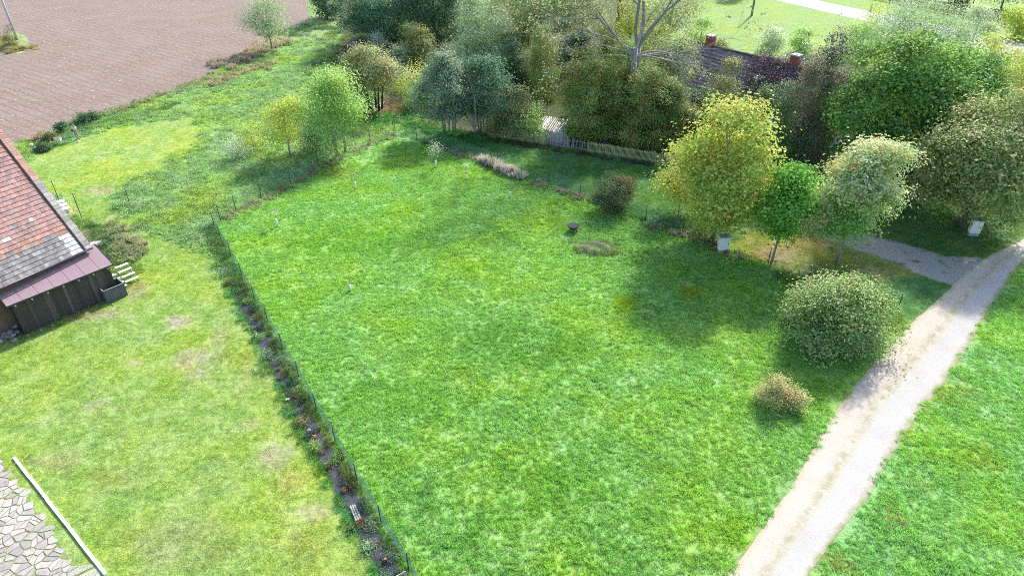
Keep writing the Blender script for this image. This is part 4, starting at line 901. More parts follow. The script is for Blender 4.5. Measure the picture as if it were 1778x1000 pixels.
# sumac bush, small shrubs on the right lawn
T('sumac_bush','bush','broad bush with cream tipped drooping leaves on the meadow beside the track',1455,590,492,158,K['sumac'],80,'dome',.02,15000,.245,.05,darkbark,stems=6,lobes=60,lump=.22,asp=.42,up=.75)
T('shrub','shrub','added dark foliage standing for the shaded left side of the cream tipped bush',1404,572,516,58,K['bushdark'],81,'dome',.02,3200,.16,.03,darkbark,lobes=16)  # shaded side of the sumac, put in as separate dark foliage
T('shrub','shrub','small reddish stemmed shrub in the meadow next to the track',1346,700,656,50,K['reddish'],82,'dome',.05,2400,.12,.015,stems=6,lobes=16,loose=1.3)
T('shrub','shrub','low yellow ochre shrub just right of the reddish one',1382,707,680,38,K['reddish'],83,'dome',.03,1300,.12,.015,stems=5,lobes=12,loose=1.3)
T('shrub','shrub','tuft of pale shrub growing on the wire fence below the yellow maple',1215,420,392,40,K['olive'],84,'dome',.03,900,.14,.015,stems=4,lobes=9,loose=1.5)
T('shrub','shrub','small dark green weed bush at the base of the pole in the field',12,84,44,24,K['bushdark'],85,'dome',.02,700,.22,.03,lobes=8)
for i,(x,y,w_,h_,k,lb) in enumerate([(86,246,16,16,'bushdark','small dark tuft bush behind the grey bucket'),(105,232,22,20,'deep','small dark green bush behind the white garden chair'),(142,216,26,18,'deep','dark green bush just behind the standing person'),(160,210,22,14,'deep','dark green bush at the field edge right of the person'),(76,262,20,12,'deep','low green bush beside the white buckets')]):
    T('shrub','shrub',lb,x,y,y-h_,w_,K[k],90+i,'dome',.02,700,.2,.02,lobes=9)
# plants of the fabric strip
rdd=random.Random(12)
pp=[Vector(p) for p in bed]; Ls=[(b-a).length for a,b in zip(pp,pp[1:])]
pk=['blue','fresh','olive','greyed','bushdark','pale']; 
desc={'blue':'blue green','fresh':'bright green','olive':'olive','greyed':'grey green','bushdark':'dark','pale':'pale green'}
def small_plant(X,Y,h,r,k,label,seed,group=None):
    rg=np.random.default_rng(seed); t=thing('garden_plant',label,'plant',(X,Y,0),0,group)
    p,nr,tone,tan,lc,lr=crown(rg,'dome',r,.02,h,420,.085,.42,8,.5,.4,1.4); quadmesh('foliage',rhomb(rg,p,nr,.085,.45),K[k],t,tone)
    m=MB(); rd=random.Random(seed)
    for s in range(4): a=rd.uniform(0,6.28); m.tube([(0,0,0),(math.cos(a)*r*.3,math.sin(a)*r*.3,h*.5),(math.cos(a)*r*.5,math.sin(a)*r*.5,h*.85)],.012,4)
    m.build('stems',bark,t)
ORD=['first','second','third','fourth','fifth','sixth','seventh','eighth','ninth','tenth','eleventh']; s=0.3; T_=sum(Ls); seed=200; sdict={}
while s<T_-.3:
    q=s
    for i,l in enumerate(Ls):
        if q<=l: break
        q-=l
    d=(pp[i+1]-pp[i]).normalized(); b_=pp[i]+d*q; side=rdd.choice([.35,.42,.5,1.0]); k=rdd.choice(pk); X=b_.x+d.y*side; Y=b_.y-d.x*side
    q_=[kk for kk in [k]+pk if '%s plant on the %s side, %s fence gap from the bench'%(desc[kk],'lawn' if side>.8 else 'wire',ORD[len(Ls)-1-i]) not in sdict]
    k=(q_ or [k])[0]; lbl='%s plant on the %s side, %s fence gap from the bench'%(desc[k],'lawn' if side>.8 else 'wire',ORD[len(Ls)-1-i]); sdict[lbl]=1
    small_plant(X,Y,rdd.uniform(.28,.62),rdd.uniform(.22,.36),k,lbl,seed,'plants in the fabric strip'); seed+=1
    s+=rdd.uniform(.7,1.35)
# saplings with white guards in the meadow
guardm=plain('white_tree_guard',(.78,.78,.82),.5,.05)
def sapling(x,y,label,h,ch,cr,k,n,gh=.62):
    X,Y=G(x,y); t=thing('sapling',label,'sapling',(X,Y,0),0,None); m=MB(); m.tube([(0,0,0),(.02,0,h*.5),(0,.02,h)],[.02,.016,.008],5)
    rd=random.Random(int(x)); 
    for i in range(6): a=rd.uniform(0,6.28); z=h*rd.uniform(.55,.95); m.tube([(0,0,z),(math.cos(a)*cr*.7,math.sin(a)*cr*.7,z+.3)],[.01,.004],4)
    m.build('trunk',greybark,t)
    m=MB(); m.tube([(0,0,.04),(0,0,gh)],[.085,.08],12); m.build('tree_guard',guardm,t,True)
    rg=np.random.default_rng(int(x)+1); p=rg.normal(0,1,(n,3))*np.array([cr*.5,cr*.5,ch*.3])+np.array([0,0,h-ch*.4]); nr=rg.normal(0,.6,p.shape); nr[:,2]+=1
    quadmesh('crown',rhomb(rg,p,nr,.12,.5),K[k],t,rg.uniform(0,1,n))
sapling(482,394,'tiny sapling in a white guard nearest the left wire fence corner',1.5,.4,.25,'white',40,.7)
sapling(618,329,'tiny sapling in a white guard below the back fence, left of the pale leafed one',1.6,.4,.3,'fresh',26,.7)
sapling(757,292,'pale leafed sapling with the fullest crown of those in white guards',2.5,1.3,.75,'white',340,.75)
sapling(810,312,'thin sapling in a short white guard right of the pale leafed one',1.6,.7,.35,'white',50,.45)
sapling(886,343,'bare sapling in a white guard nearest the grey plume grass',1.5,.4,.5,'pale',40,.55)
sapling(609,505,'bare sapling in a white guard in the open middle of the meadow',1.3,.2,.2,'pale',14,.45)
# ---------------------------------------------------------------- objects
def pole(name,label,x,y,h,r0,r1,mat,cat='pole',lean=(0,0)):
    X,Y=G(x,y); t=thing(name,label,cat,(X,Y,0)); m=MB(); m.tube([(0,0,-.1),(lean[0]*.5,lean[1]*.5,h/2),(lean[0],lean[1],h)],[r0,(r0+r1)/2,r1],12); m.build('shaft',mat,t,True); return t
conc=plain('concrete_pole',(.50,.49,.52),.8,.15,3)
t=pole('utility_pole','leaning pale concrete utility pole on the grass island in the field',30,70,8.5,.19,.12,conc)
m=MB(); m.beam((-.7,0,8.1),(.7,0,8.1),.1,.1); m.build('crossarm',conc,t)
t=pole('utility_pole','grey weathered utility pole on the sunny meadow at the top edge',1305,28,8.5,.2,.14,plain('grey_wood_pole',(.26,.24,.26),.85,.25,4))
m=MB(); m.beam((-.7,0,8.1),(.7,0,8.1),.1,.1); m.build('crossarm',conc,t)
steel=plain('dark_thin_steel',(.06,.065,.07),.5)
pole('metal_post','thin dark metal post at the barn verge, next to the white basins',103,349,1.9,.03,.03,steel,'post')
pole('metal_post','tallest thin dark metal post right of the barn verge',142,378,2.2,.03,.03,steel,'post')
pole('metal_post','thin dark metal post at the edge of the pale mown patch',226,356,1.7,.03,.03,steel,'post')
# road sign seen from behind
X,Y=G(1506,41); t=thing('road_sign','grey back of a triangular road sign on a thin pole beside the road','sign',(X,Y,0),math.radians(35)); m=MB(); m.tube([(0,0,0),(0,0,3.1)],.035,8); sp=m.build('pole',plain('galvanised',(.5,.5,.54),.45,.1),t,True)
m=MB(); m.face([(-.45,.04,2.3),(.45,.04,2.3),(0,.04,3.15)]); m.face([(.45,.06,2.3),(-.45,.06,2.3),(0,.06,3.15)]); 
for a,b in (((-.45,2.3),(.45,2.3)),((.45,2.3),(0,3.15)),((0,3.15),(-.45,2.3))): m.beam((a[0],.05,a[1]),(b[0],.05,b[1]),.03,.03)
m.build('sign_plate',plain('sign_back',(.42,.44,.52),.5,.08),t)
m=MB(); m.box(-.3,.3,.04,.06,1.75,2.1); m.build('sub_plate',plain('sign_back',(.42,.44,.52)),t)
# white electricity cabinets
def cabinet(x,y,yaw,label):
    X,Y=G(x,y); t=thing('electricity_cabinet',label,'cabinet',(X,Y,0),yaw,'white electricity cabinets'); wm=plain('cabinet_white',(.90,.90,.90),.5,.03,2)
    m=MB(); m.box(-.36,.36,-.18,.18,-.05,.28); m.build('plinth',plain('cabinet_plinth',(.36,.36,.37),.8,.15),t,bev=.01)
    m=MB(); m.box(-.38,.38,-.20,.20,.28,1.36); m.build('body',wm,t,bev=.012)
    m=MB(); m.box(-.34,.34,-.225,-.203,.33,1.31); dr=m.build('door',plain('cabinet_door',(.88,.88,.89),.45,.04,2),t,bev=.008)
    m=MB(); m.box(.24,.28,-.245,-.225,.75,.92); m.build('handle',plain('cabinet_handle',(.1,.1,.1),.5),dr)
    m=MB(); m.hexa([(-.43,-.26,1.36),(.43,-.26,1.36),(.43,.24,1.36),(-.43,.24,1.36),(-.43,-.26,1.40),(.43,-.26,1.40),(.43,.24,1.47),(-.43,.24,1.47)]); m.build('lid',plain('cabinet_lid',(.34,.33,.36),.7,.15),t,bev=.008)
cabinet(1254,438,math.radians(8),'white electricity cabinet at the foot of the large yellow maple')
cabinet(1688,409,math.radians(-12),'white electricity cabinet under the cream and olive tree by the drive')
# round black garden table
X,Y=G(995,402); t=thing('round_table','low round black table with short legs on the meadow beside the mound','table',(X,Y,0),.3); bk=plain('black_plastic',(.035,.035,.05),.35,.1)
m=MB(); m.tube([(0,0,.50),(0,0,.53),(0,0,.555)],[.47,.48,.46],28); m.build('tabletop',plain('blue_black_top',(.03,.033,.055),.85,.2),t,False,bev=.008)
m=MB(); m.tube([(0,0,.28),(0,0,.498)],[.30,.42],24); m.build('apron',bk,t)
for k in range(4): a=k*math.pi/2+.4; m=MB(); m.tube([(math.cos(a)*.3,math.sin(a)*.3,.42),(math.cos(a)*.4,math.sin(a)*.4,0)],.03,8); m.build('leg',bk,t)
# grassy mound
rg=np.random.default_rng(3); X,Y=G(1036,432); m=MB(); n=26
for j in range(n):
    for i in range(n): 
        u,v=(i/(n-1)*2-1),(j/(n-1)*2-1); r=u*u+v*v; z=.42*max(0,1-r)**1.2*(1+.25*math.sin(u*7+v*5))-.02; m.v.append((u*1.9,v*1.2,z))
for j in range(n-1):
    for i in range(n-1): a=j*n+i; m.f.append((a,a+1,a+n+1,a+n)); m.c.append((1,1,1))
o=m.build('earth_mound',plain('mound_earth',(.17,.21,.09),.95,.5,5),None,True); o.location=(X,Y,0); tag(o,'low earth mound overgrown with grass and weeds beside the black table','mound')
pts=[];
for _ in range(80):
    u,v=rg.uniform(-1,1,2)
    pts.append((X+u*1.7,Y+v*1.05))
mw=mk2(np.array(pts),.42,1.3,4,(.17,.26,.11)); tag(gn_tufts('mound_weeds',mw,lw,bpy.data.materials['weed_leaves']),'small weeds on the mound','weeds',kind='stuff')
# wooden crate with firewood next to the barn
def crate():
    X,Y=G(188,528); yaw=math.atan2(AB[1][1]-AB[0][1],AB[1][0]-AB[0][0]); t=thing('wooden_crate','open dark grey wooden crate holding a few logs beside the barn wall','crate',(X,Y,0),yaw); cm=attrmat('crate_board',.8,7,.3); rg=random.Random(3); W,D,Hh=1.35,1.0,.95
    def side(f):
        m=MB(); n=6
        for k in range(n): g=rg.uniform(.85,1.25)*.11; z0=.04+k*Hh/n; m.box(*f,z0,z0+Hh/n-.012,(g,g*.97,g*1.12))
        m.build('side_board',cm,t,attr=True)
    side((0,W,0,.03));side((0,W,D-.03,D));side((0,.03,.031,D-.031));side((W-.03,W,.031,D-.031))
    m=MB(); m.box(.031,W-.031,.031,D-.031,.04,.07,(.08,.08,.09)); m.build('bottom',cm,t,attr=True)
    m=MB(); 
    for a,b in (((0,.015),(W,.015)),((0,D-.015),(W,D-.015)),((.015,0),(.015,D)),((W-.015,0),(W-.015,D))): m.beam((a[0],a[1],Hh+.055),(b[0],b[1],Hh+.055),.06,.025,(.30,.28,.30))
    m.build('rim',cm,t,attr=True)
    fw=attrmat('log_wood',.85,12,.35)
    for k in range(9):
        m=MB(); x=.2+.11*k; a=rg.uniform(-.5,.5); y=.35+rg.uniform(-.12,.2); z=.55+rg.uniform(-.08,.12); l=rg.uniform(.3,.5); m.tube([(x,y,z),(x+math.sin(a)*l,y+math.cos(a)*l,z+rg.uniform(-.15,.12))],rg.uniform(.04,.065),7,col=(.40*rg.uniform(.6,1.3),.27,.17)); o=m.build('log',fw,None,attr=True)
        o.location=(X,Y,0); o.rotation_euler=(0,0,yaw); tag(o,'split log in the dark grey crate, %s from the barn side'%['first','second','third','fourth','fifth','sixth','seventh','eighth','ninth'][k],'log','logs in the crate')
crate()
# white slatted racks
def rack(x,y,yaw,label,n,w,d,h,extra=False):
    X,Y=G(x,y); t=thing('shelf_rack',label,'rack',(X,Y,0),yaw,'white slatted racks beside the barn'); wm=plain('rack_white',(.80,.81,.84),.5,.05,2); gm_=plain('rack_steel',(.38,.42,.46),.4,.1)
    for k in range(n):
        m=MB(); yy=k*d/(n-1); z=h*(k+1)/n; m.box(0,w,yy,yy+.22,z,z+.04); m.build('shelf',wm,t,bev=.006)
    for sx in (0.02,w-.05):
        m=MB(); m.beam((sx,.02,.0),(sx,.02,h/n),.03,.03); m.beam((sx,d+.18,0),(sx,d+.18,h),.03,.03); m.beam((sx,.05,.02),(sx,d+.18,h*.98),.03,.03); m.beam((sx,.02,.02),(sx,d+.18,.02),.03,.03); m.build('side_frame',gm_,t)
ay=math.atan2(AB[1][1]-AB[0][1],AB[1][0]-AB[0][0])
rack(221,496,ay,'taller white stepped rack beside the barn corner, farther from the wall',4,.9,1.05,.95)
rack(206,506,ay,'lower white stepped rack between the barn corner and the taller rack',4,.66,1.15,.6)
m=MB(); m.box(0,.34,0,.26,0,.16); o=m.build('yellow_box',plain('yellow_plastic',(.75,.62,.03),.5,.05),None,bev=.02); p_=G(193,484,.4); o.location=(p_[0],p_[1],.42); o.rotation_euler[2]=ay; tag(o,'small yellow plastic box sitting on the lower white rack','box')
# rubble of stones by the lean-to
def rock(x,y,z,s,col,label,seed,group='rubble stones by the barn',name='stone'):
    rg=np.random.default_rng(seed); import bmesh
    bm=bmesh.new(); bmesh.ops.create_icosphere(bm,subdivisions=2,radius=1)
    pl=[(rg.normal(0,1,3),rg.uniform(.55,.85)) for _ in range(9)]
    for v in bm.verts:
        c=np.array(v.co)
        for nrm,dd_ in pl:
            q=nrm/np.linalg.norm(nrm); e=c@q-dd_
            if e>0: c=c-q*e
        v.co=c*np.array([s*rg.uniform(.98,1.02),s*.8,s*.6])
    me=bpy.data.meshes.new(name); bm.to_mesh(me); bm.free(); o=link(name,me,plain('stone_%d'%int(col*100),(col,col*.95,col*.93),.9,.3,5)); X,Y=G(x,y); o.location=(X,Y,z); o.rotation_euler=(rg.uniform(-.4,.4),rg.uniform(-.4,.4),rg.uniform(0,6)); tag(o,label,'stone',group); return o
rd=random.Random(6)
rock(12,586,.22,.32,.50,'large pale flat stone at the front of the rubble heap by the barn',300,None)
for k in range(26):
    x=rd.uniform(-14,36); y=596-rd.uniform(0,26)-(x*.1); h=max(.08,.75-abs(y-578)*.035-abs(x-14)*.014)
    rock(x,y,rd.uniform(.08,h),rd.uniform(.12,.27),rd.choice([.18,.24,.3,.38]),'%s stone %s of the rubble heap at the lean-to corner'%(rd.choice(['small grey','angular','rounded','broken','flat grey','blocky','pointed','rough','smooth grey','long','squarish','large grey']),'at the left' if x<2 else ('against the plank wall' if x>24 else ('on top' if h>.6 else 'at the front'))),301+k)
for k,(x,y,s) in enumerate([(92,566,.12),(72,574,.09),(105,562,.1),(196,529,.10),(152,534,.08),(50,583,.12)]): rock(x,y,.04,s,.42,'pale stone at the foot of the plank wall, '+['near its middle','left of its middle','right of its middle','behind the wooden crate','a little left of the crate','nearest the rubble heap'][k],340+k,'loose stones along the plank wall')
# blue drainpipe and red barrow part beside the lean-to
X,Y=G(10,578); t=thing('blue_pipe','bright blue plastic pipe leaning by the lean-to corner','pipe',(X,Y,0)); m=MB(); m.tube([(-.05,.5,1.5),(.12,.2,.5)],.09,12,cap=False); m.tube([(-.05,.5,1.5),(.12,.2,.5)],.08,12,cap=False); m.build('tube',plain('blue_plastic',(.01,.10,.75),.35,.05),t,True); m=MB(); m.tube([(-.06,.52,1.5),(-.05,.495,1.42)],.105,12); m.build('collar',plain('orange_collar',(.5,.14,.05),.5),t)
# concrete slab pieces, basins, white clutter along the field
X,Y=G(170,424); m=MB(); 
m.hexa([(-.6,-.35,0),(.5,-.4,0),(.62,.35,0),(-.5,.4,0),(-.6,-.35,.12),(.5,-.4,.12),(.62,.35,.12),(-.5,.4,.12)]); o=m.build('concrete_slab',plain('pale_concrete',(.58,.53,.50),.9,.15,4),None,bev=.02); o.location=(X,Y,0); o.rotation_euler[2]=.5; tag(o,'pale broken concrete slab lying behind the lean-to roof','slab')
for k,(x,y,z) in enumerate([(107,356,0),(111,362,0),(115,368,0)]):
    X,Y=G(x,y); m=MB(); m.hexa([(-.22,-.2,0),(.22,-.2,0),(.22,.2,0),(-.22,.2,0),(-.3,-.27,.32),(.3,-.27,.32),(.3,.27,.32),(-.3,.27,.32)]); m.box(-.33,.33,-.3,.3,.32,.35)
    o=m.build('white_basin',plain('white_enamel',(.80,.82,.84),.35,.05),None,bev=.02); o.location=(X,Y,0); o.rotation_euler[2]=.6; tag(o,['farthest','middle','nearest'][k]+' of the three white square basins lined up beside the barn verge','basin','white basins beside the barn')
def bucket(x,y,c,label,s=1.):
    X,Y=G(x,y); t=thing('bucket',label,'bucket',(X,Y,0),0,'buckets at the field edge'); m=MB(); m.tube([(0,0,0),(0,0,.3*s)],[.12*s,.17*s],14,cap=False); m.tube([(0,0,.02),(0,0,.03)],[.12*s,.12*s],14); m.tube([(0,0,.28*s),(0,0,.31*s)],[.18*s,.18*s],14); m.build('pail',plain('pail_%s'%label.split()[0],c,.4,.05),t,True)
bucket(56,256,(.8,.8,.84),'white bucket farthest left at the field edge behind the barn ridge')
bucket(64,261,(.76,.78,.84),'white bucket nearest the barn ridge, beside the low green bush')
bucket(80,257,(.82,.8,.84),'white bucket right of the low green bush, nearest the garden chair')
bucket(69,249,(.36,.36,.46),'grey bucket standing behind the white ones',1.1)
# garden chair
X,Y=G(104,251); t=thing('garden_chair','white plastic garden chair at the field edge left of the standing person','chair',(X,Y,0),math.radians(200)); wm=plain('white_plastic',(.80,.80,.82),.4,.04)
m=MB(); m.box(-.25,.25,-.25,.25,.42,.45); m.build('seat',wm,t,bev=.01); m=MB(); m.hexa([(-.25,.22,.45),(.25,.22,.45),(.25,.25,.45),(-.25,.25,.45),(-.27,.36,.9),(.27,.36,.9),(.27,.39,.9),(-.27,.39,.9)]); m.build('backrest',wm,t,bev=.01)
for sx in (-1,1):
    for sy in (-1,1): m=MB(); m.beam((sx*.22,sy*.22,.42),(sx*.27,sy*.27,0),.045,.045); m.build('leg',wm,t)
    m=MB(); m.beam((sx*.27,-.22,.65),(sx*.27,.28,.66),.05,.03); m.beam((sx*.27,-.2,.45),(sx*.27,-.22,.65),.04,.04); m.build('armrest',wm,t)
# football
X,Y=G(136.5,247); m=MB(); m.tube([(0,0,.11+.11*math.sin(a)) for a in np.linspace(-1.5,1.5,9)],[.11*math.cos(a) for a in np.linspace(-1.5,1.5,9)],14); o=m.build('ball',plain('ball_white',(.8,.8,.8),.4,.03),None,True); o.location=(X,Y,0); tag(o,'small white ball on the grass at the feet of the standing person','ball')
# people
def skin(name,joints,edges,mat,parent,sub=2):
    me=bpy.data.meshes.new(name); me.from_pydata([j[:3] for j in joints],edges,[]); o=link(name,me,None,parent)
    me.materials.append(mat)
    md=o.modifiers.new('skin','SKIN'); md.use_smooth_shade=True
    if not me.skin_vertices: me.skin_vertices.new() if hasattr(me.skin_vertices,'new') else None
    for i,j in enumerate(joints):
        sv=me.skin_vertices[0].data[i]; r=j[3]; sv.radius=(r,j[4] if len(j)>4 else r); sv.use_root=(i==0)
    sb=o.modifiers.new('sub','SUBSURF'); sb.levels=sub; sb.render_levels=sub
    return o
def person(x,y,yaw,label,top,legs,hair,bend=0.,vest=None,s=1.0):
    X,Y=G(x,y); t=thing('person',label,'person',(X,Y,0),yaw); sk=plain('skin_tone',(.48,.28,.20),.55,.05,3)
    b=bend
    def T_(p): # bend upper body forward (towards -y) about the hip
        x_,y_,z_=p
        if z_>.95 and b: dz=z_-.95; y_,z_=y_*math.cos(b)-dz*math.sin(b),.95+dz*math.cos(b)+y_*math.sin(b)
        return (x_*s,y_*s,z_*s)
    J=[((0,0,.96),.12,.10),((0,.0,1.15),.115,.09),((0,0,1.36),.135,.09),((0,0,1.47),.06,.06),((0,-.01,1.56),.06,.07),((0,-.015,1.64),.085,.10),((0,-.01,1.70),.07,.085),
       ((.17,0,1.40),.055,.055),((.23,-.03,1.15),.042,.042),((.12,-.26,1.10),.033,.033),((.06,-.33,1.12),.028,.02),
       ((-.17,0,1.40),.055,.055),((-.23,-.03,1.15),.042,.042),((-.12,-.26,1.10),.033,.033),((-.06,-.33,1.12),.028,.02),
       ((.09,0,.88),.085,.085),((.10,-.01,.50),.058,.058),((.10,.01,.10),.04,.04),((.11,-.11,.03),.04,.025),
       ((-.09,0,.88),.085,.085),((-.10,-.01,.50),.058,.058),((-.10,.01,.10),.04,.04),((-.11,-.11,.03),.04,.025)]
    E=[(0,1),(1,2),(2,3),(3,4),(4,5),(5,6),(2,7),(7,8),(8,9),(9,10),(2,11),(11,12),(12,13),(13,14),(0,15),(15,16),(16,17),(17,18),(0,19),(19,20),(20,21),(21,22)]
    n=len(J)
    for sx,base in ((1,10),(-1,14)):     # five fingers, unequal and bent
        for k,(dx,l) in enumerate(((-.022,.030),(-.008,.036),(.006,.034),(.018,.028),(.032,.022))):
            px_,py_,pz_=J[base][0]; J.append(((px_+sx*dx,py_-.03,pz_),.009,.009)); J.append(((px_+sx*dx*1.1-sx*.004,py_-.03-l,pz_-.015),.007,.007)); m_=len(J); E.append((base,m_-2)); E.append((m_-2,m_-1))
    J2=[T_(j[0])+(j[1]*s,j[2]*s) for j in J]
    body=skin('body',J2,E,sk,t)
    def sub(idx,edges,name,mat,gr): 
        skin(name,[T_(J[i][0])+(J[i][1]*s+gr,J[i][2]*s+gr) for i in idx],edges,mat,t)
    sub([0,1,2,7,8,11,12],[(0,1),(1,2),(2,3),(3,4),(2,5),(5,6)],'shirt',top,.018)
    sub([0,15,16,17,19,20,21],[(0,1),(1,2),(2,3),(0,4),(4,5),(5,6)],'trousers',legs,.02)
    if vest: sub([1,2],[(0,1)],'vest',vest,.036)
    for sx in (1,-1):
        m=MB(); p0=T_((sx*.105,0,0)); m.hexa([(p0[0]-.05*s,-.16*s,0),(p0[0]+.05*s,-.16*s,0),(p0[0]+.045*s,.09*s,0),(p0[0]-.045*s,.09*s,0),(p0[0]-.04*s,-.14*s,.06*s),(p0[0]+.04*s,-.14*s,.06*s),(p0[0]+.04*s,.08*s,.10*s),(p0[0]-.04*s,.08*s,.10*s)]); m.build('shoe',plain('dark_shoe',(.05,.05,.055),.5),t,bev=.015)
    hp=[(0,.025,1.66,.085,.092),(0,.01,1.735,.072,.085)]
    skin('hair',[T_(h[:3])+(h[3]*s,h[4]*s) for h in hp],[(0,1)],hair,t)
    for nm,ps,r,mt in (('eye',[(.032,-.105,1.645),(-.032,-.105,1.645)],.011,plain('eye_dark',(.03,.02,.02),.3)),('ear',[(.088,-.01,1.635),(-.088,-.01,1.635)],.02,sk),('nose',[(0,-.115,1.61)],.016,sk),('mouth',[(0,-.098,1.572)],.014,plain('lip',(.4,.14,.12),.5))):
        for p in ps:
            q=T_(p); m=MB(); m.tube([(q[0],q[1]+r*math.sin(a)*s,q[2]) for a in np.linspace(-1.5,1.5,6)],[max(.001,r*math.cos(a)*s) for a in np.linspace(-1.5,1.5,6)],8); m.build(nm,mt,t,True)
    return t,T_
t,T_=person(136,243,math.radians(-8),'person in white shirt and beige trousers standing at the field edge with a bag',plain('white_shirt',(.78,.78,.82),.8,.05),plain('beige_trousers',(.36,.32,.26),.85,.1),plain('dark_hair',(.03,.025,.025),.6))
m=MB(); m.box(-.13,.13,-.40,-.34,1.06,1.24); o=m.build('blue_bag',plain('navy_cloth',(.02,.02,.14),.8,.1),None,bev=.03); o.location=t.location; o.rotation_euler=t.rotation_euler; tag(o,'small dark blue bag held in front of the person in white shirt','bag')
person(1177,263,math.radians(25),'person in white sleeves and navy vest bending forward on the brown path by the thujas',plain('white_shirt',(.78,.78,.82)),plain('dark_trousers',(.05,.05,.06),.85,.1),plain('auburn_hair',(.22,.09,.04),.6),.55,plain('navy_cloth',(.02,.02,.14)),.95)
# white beam lying along the paving, with a stake
a=G(25,795); b=G(184,998); d=Vector((b[0]-a[0],b[1]-a[1],0)); l=d.length; yaw=math.atan2(d.y,d.x)
o_=thing('white_beam','long white painted timber edging lying between the stone paving and the lawn','timber',(a[0],a[1],0),yaw); bw=plain('white_painted_timber',(.82,.82,.82),.5,.05,3)
k=0; n=5
for k in range(n):
    m=MB(); m.beam((l*k/n+.004,rd.uniform(-.012,.012),.05),(l*(k+1)/n-.004,rd.uniform(-.012,.012),.05),.135,.10); m.build('timber_length',bw,o_,bev=.012)
X,Y=G(38,803); t=thing('bamboo_cane','thin tan cane bent over the upper end of the white timber','cane',(X,Y,0)); m=MB(); m.tube([(-.55,-.55,.02),(-.2,-.2,.14),(.12,.1,.18),(.05,.5,.08)],.012,6); m.build('cane',plain('cane',(.6,.5,.28),.7),t,True)
# terracotta pots, blocks and boards in the strip
def pot(x,y,s,label,lie=0):
    X,Y=G(x,y); t=thing('flower_pot',label,'flower pot',(X,Y,.02),0,'terracotta pots in the fabric strip'); t.rotation_euler=(lie,0,rd.uniform(0,6)); 
    if lie: t.location.z=.12*s
    m=MB(); m.tube([(0,0,0),(0,0,.2*s),(0,0,.2*s),(0,0,.26*s)],[.10*s,.135*s,.155*s,.155*s],16,cap=False); m.tube([(0,0,.005),(0,0,.01)],[.1*s,.1*s],16); m.tube([(0,0,.26*s),(0,0,.03)],[.135*s,.09*s],16,cap=False); m.build('pot',plain('terracotta',(.50,.20,.11),.85,.15,8),t,True)
    m=MB(); m.tube([(0,0,.19*s),(0,0,.2*s)],[.125*s,.125*s],14); m.build('soil',plain('pot_soil',(.08,.06,.05),.95),t)
for k,(x,y,s,lb,li) in enumerate([(530,728,.8,'terracotta pot nearest the far end of the pot row',0),(549,759,.8,'terracotta pot right after the white block',1.3),(545,769,.85,'terracotta pot on the lawn side below the white block',0),(553,785,.8,'overturned terracotta pot among grey green leaves',1.4),(588,792,.8,'orange terracotta pot close to the wire fence',1.2),(572,813,.7,'small terracotta pot in the middle of the strip',0),(600,856,.8,'terracotta pot just above the white slatted board',1.3),(655,950,.7,'terracotta pot half hidden by leaves near the bench',1.3),(669,971,.8,'terracotta pot lying closest to the bench',1.4)]): pot(x,y,s,lb,li)
for k,(x,y,c,lb) in enumerate([(527,736,(.52,.46,.30),'yellowish stone block beside the pots'),(538,750,(.72,.70,.68),'white stone block lying on the dark fabric'),(500,696,(.74,.74,.74),'small white block at the lawn edge of the strip')]):
    X,Y=G(x,y); m=MB(); m.box(-.11,.11,-.075,.075,0,.14); o=m.build('block',plain('block_%d'%k,c,.85,.12,6),None,bev=.012); o.location=(X,Y,.012); o.rotation_euler[2]=rd.uniform(0,3); tag(o,lb,'block')
X,Y=G(623,905); t=thing('slatted_board','narrow white slatted board lying on the fabric strip','board',(X,Y,.05),math.radians(118)); wm=plain('weathered_white',(.66,.60,.55),.8,.2,8)
for k in range(3): m=MB(); m.box(0,.95,-.14+k*.10,-.07+k*.10,.06,.085); m.build('slat',wm,t)
m=MB(); m.box(.1,.16,-.15,.14,.0,.058); m.box(.8,.86,-.15,.14,.0,.058); m.build('batten',wm,t)
# bench in the bottom foreground
a=G(716,1012,.0); t=thing('garden_bench','weathered grey slatted bench at the bottom edge by the end of the wire fence','bench',(a[0]-.1,a[1]-.15,0),math.radians(212)); gw=plain('weathered_grey_wood',(.40,.37,.40),.85,.25,10,stretch=(.3,3,3))
for k in range(4): m=MB(); z=.50+k*.115; y0=-.02-.045*k; m.beam((.0,y0,z),(1.5,y0,z),.025,.075); m.build('back_slat',gw,t)
for k in range(4): m=MB(); y0=.06+k*.115; m.beam((.0,y0,.44),(1.5,y0,.44),.09,.03); m.build('seat_slat',gw,t)
for sx in (.12,1.38):
    m=MB(); m.beam((sx,.02,.0),(sx,-.03+.03,.44),.07,.07); m.beam((sx,.03,.42),(sx,-.14,.93),.06,.05); m.build('back_leg',gw,t)
    m=MB(); m.beam((sx,.42,.0),(sx,.42,.42),.07,.07); m.build('front_leg',gw,t); m=MB(); m.beam((sx,.0,.41),(sx,.44,.41),.05,.04); m.build('rail',gw,t)
# scrap boards and white rag on the soil path
for k,(x,y,l,c,lb) in enumerate([(656,186,.9,(.62,.66,.70),'pale bent plastic sheet at the end of the soil path'),(666,181,1.1,(.50,.50,.50),'grey plank lying beside the plastic sheet on the soil path')]):
    X,Y=G(x,y); m=MB(); m.beam((-l/2,0,.1),(0,.05,.22),.35,.03); m.beam((0,.05,.22),(l/2,-.1,.06),.35,.03); o=m.build('scrap_sheet',plain('scrap_%d'%k,c,.6,.15),None); o.location=(X,Y,0); o.rotation_euler[2]=.3+k; tag(o,lb,'scrap')
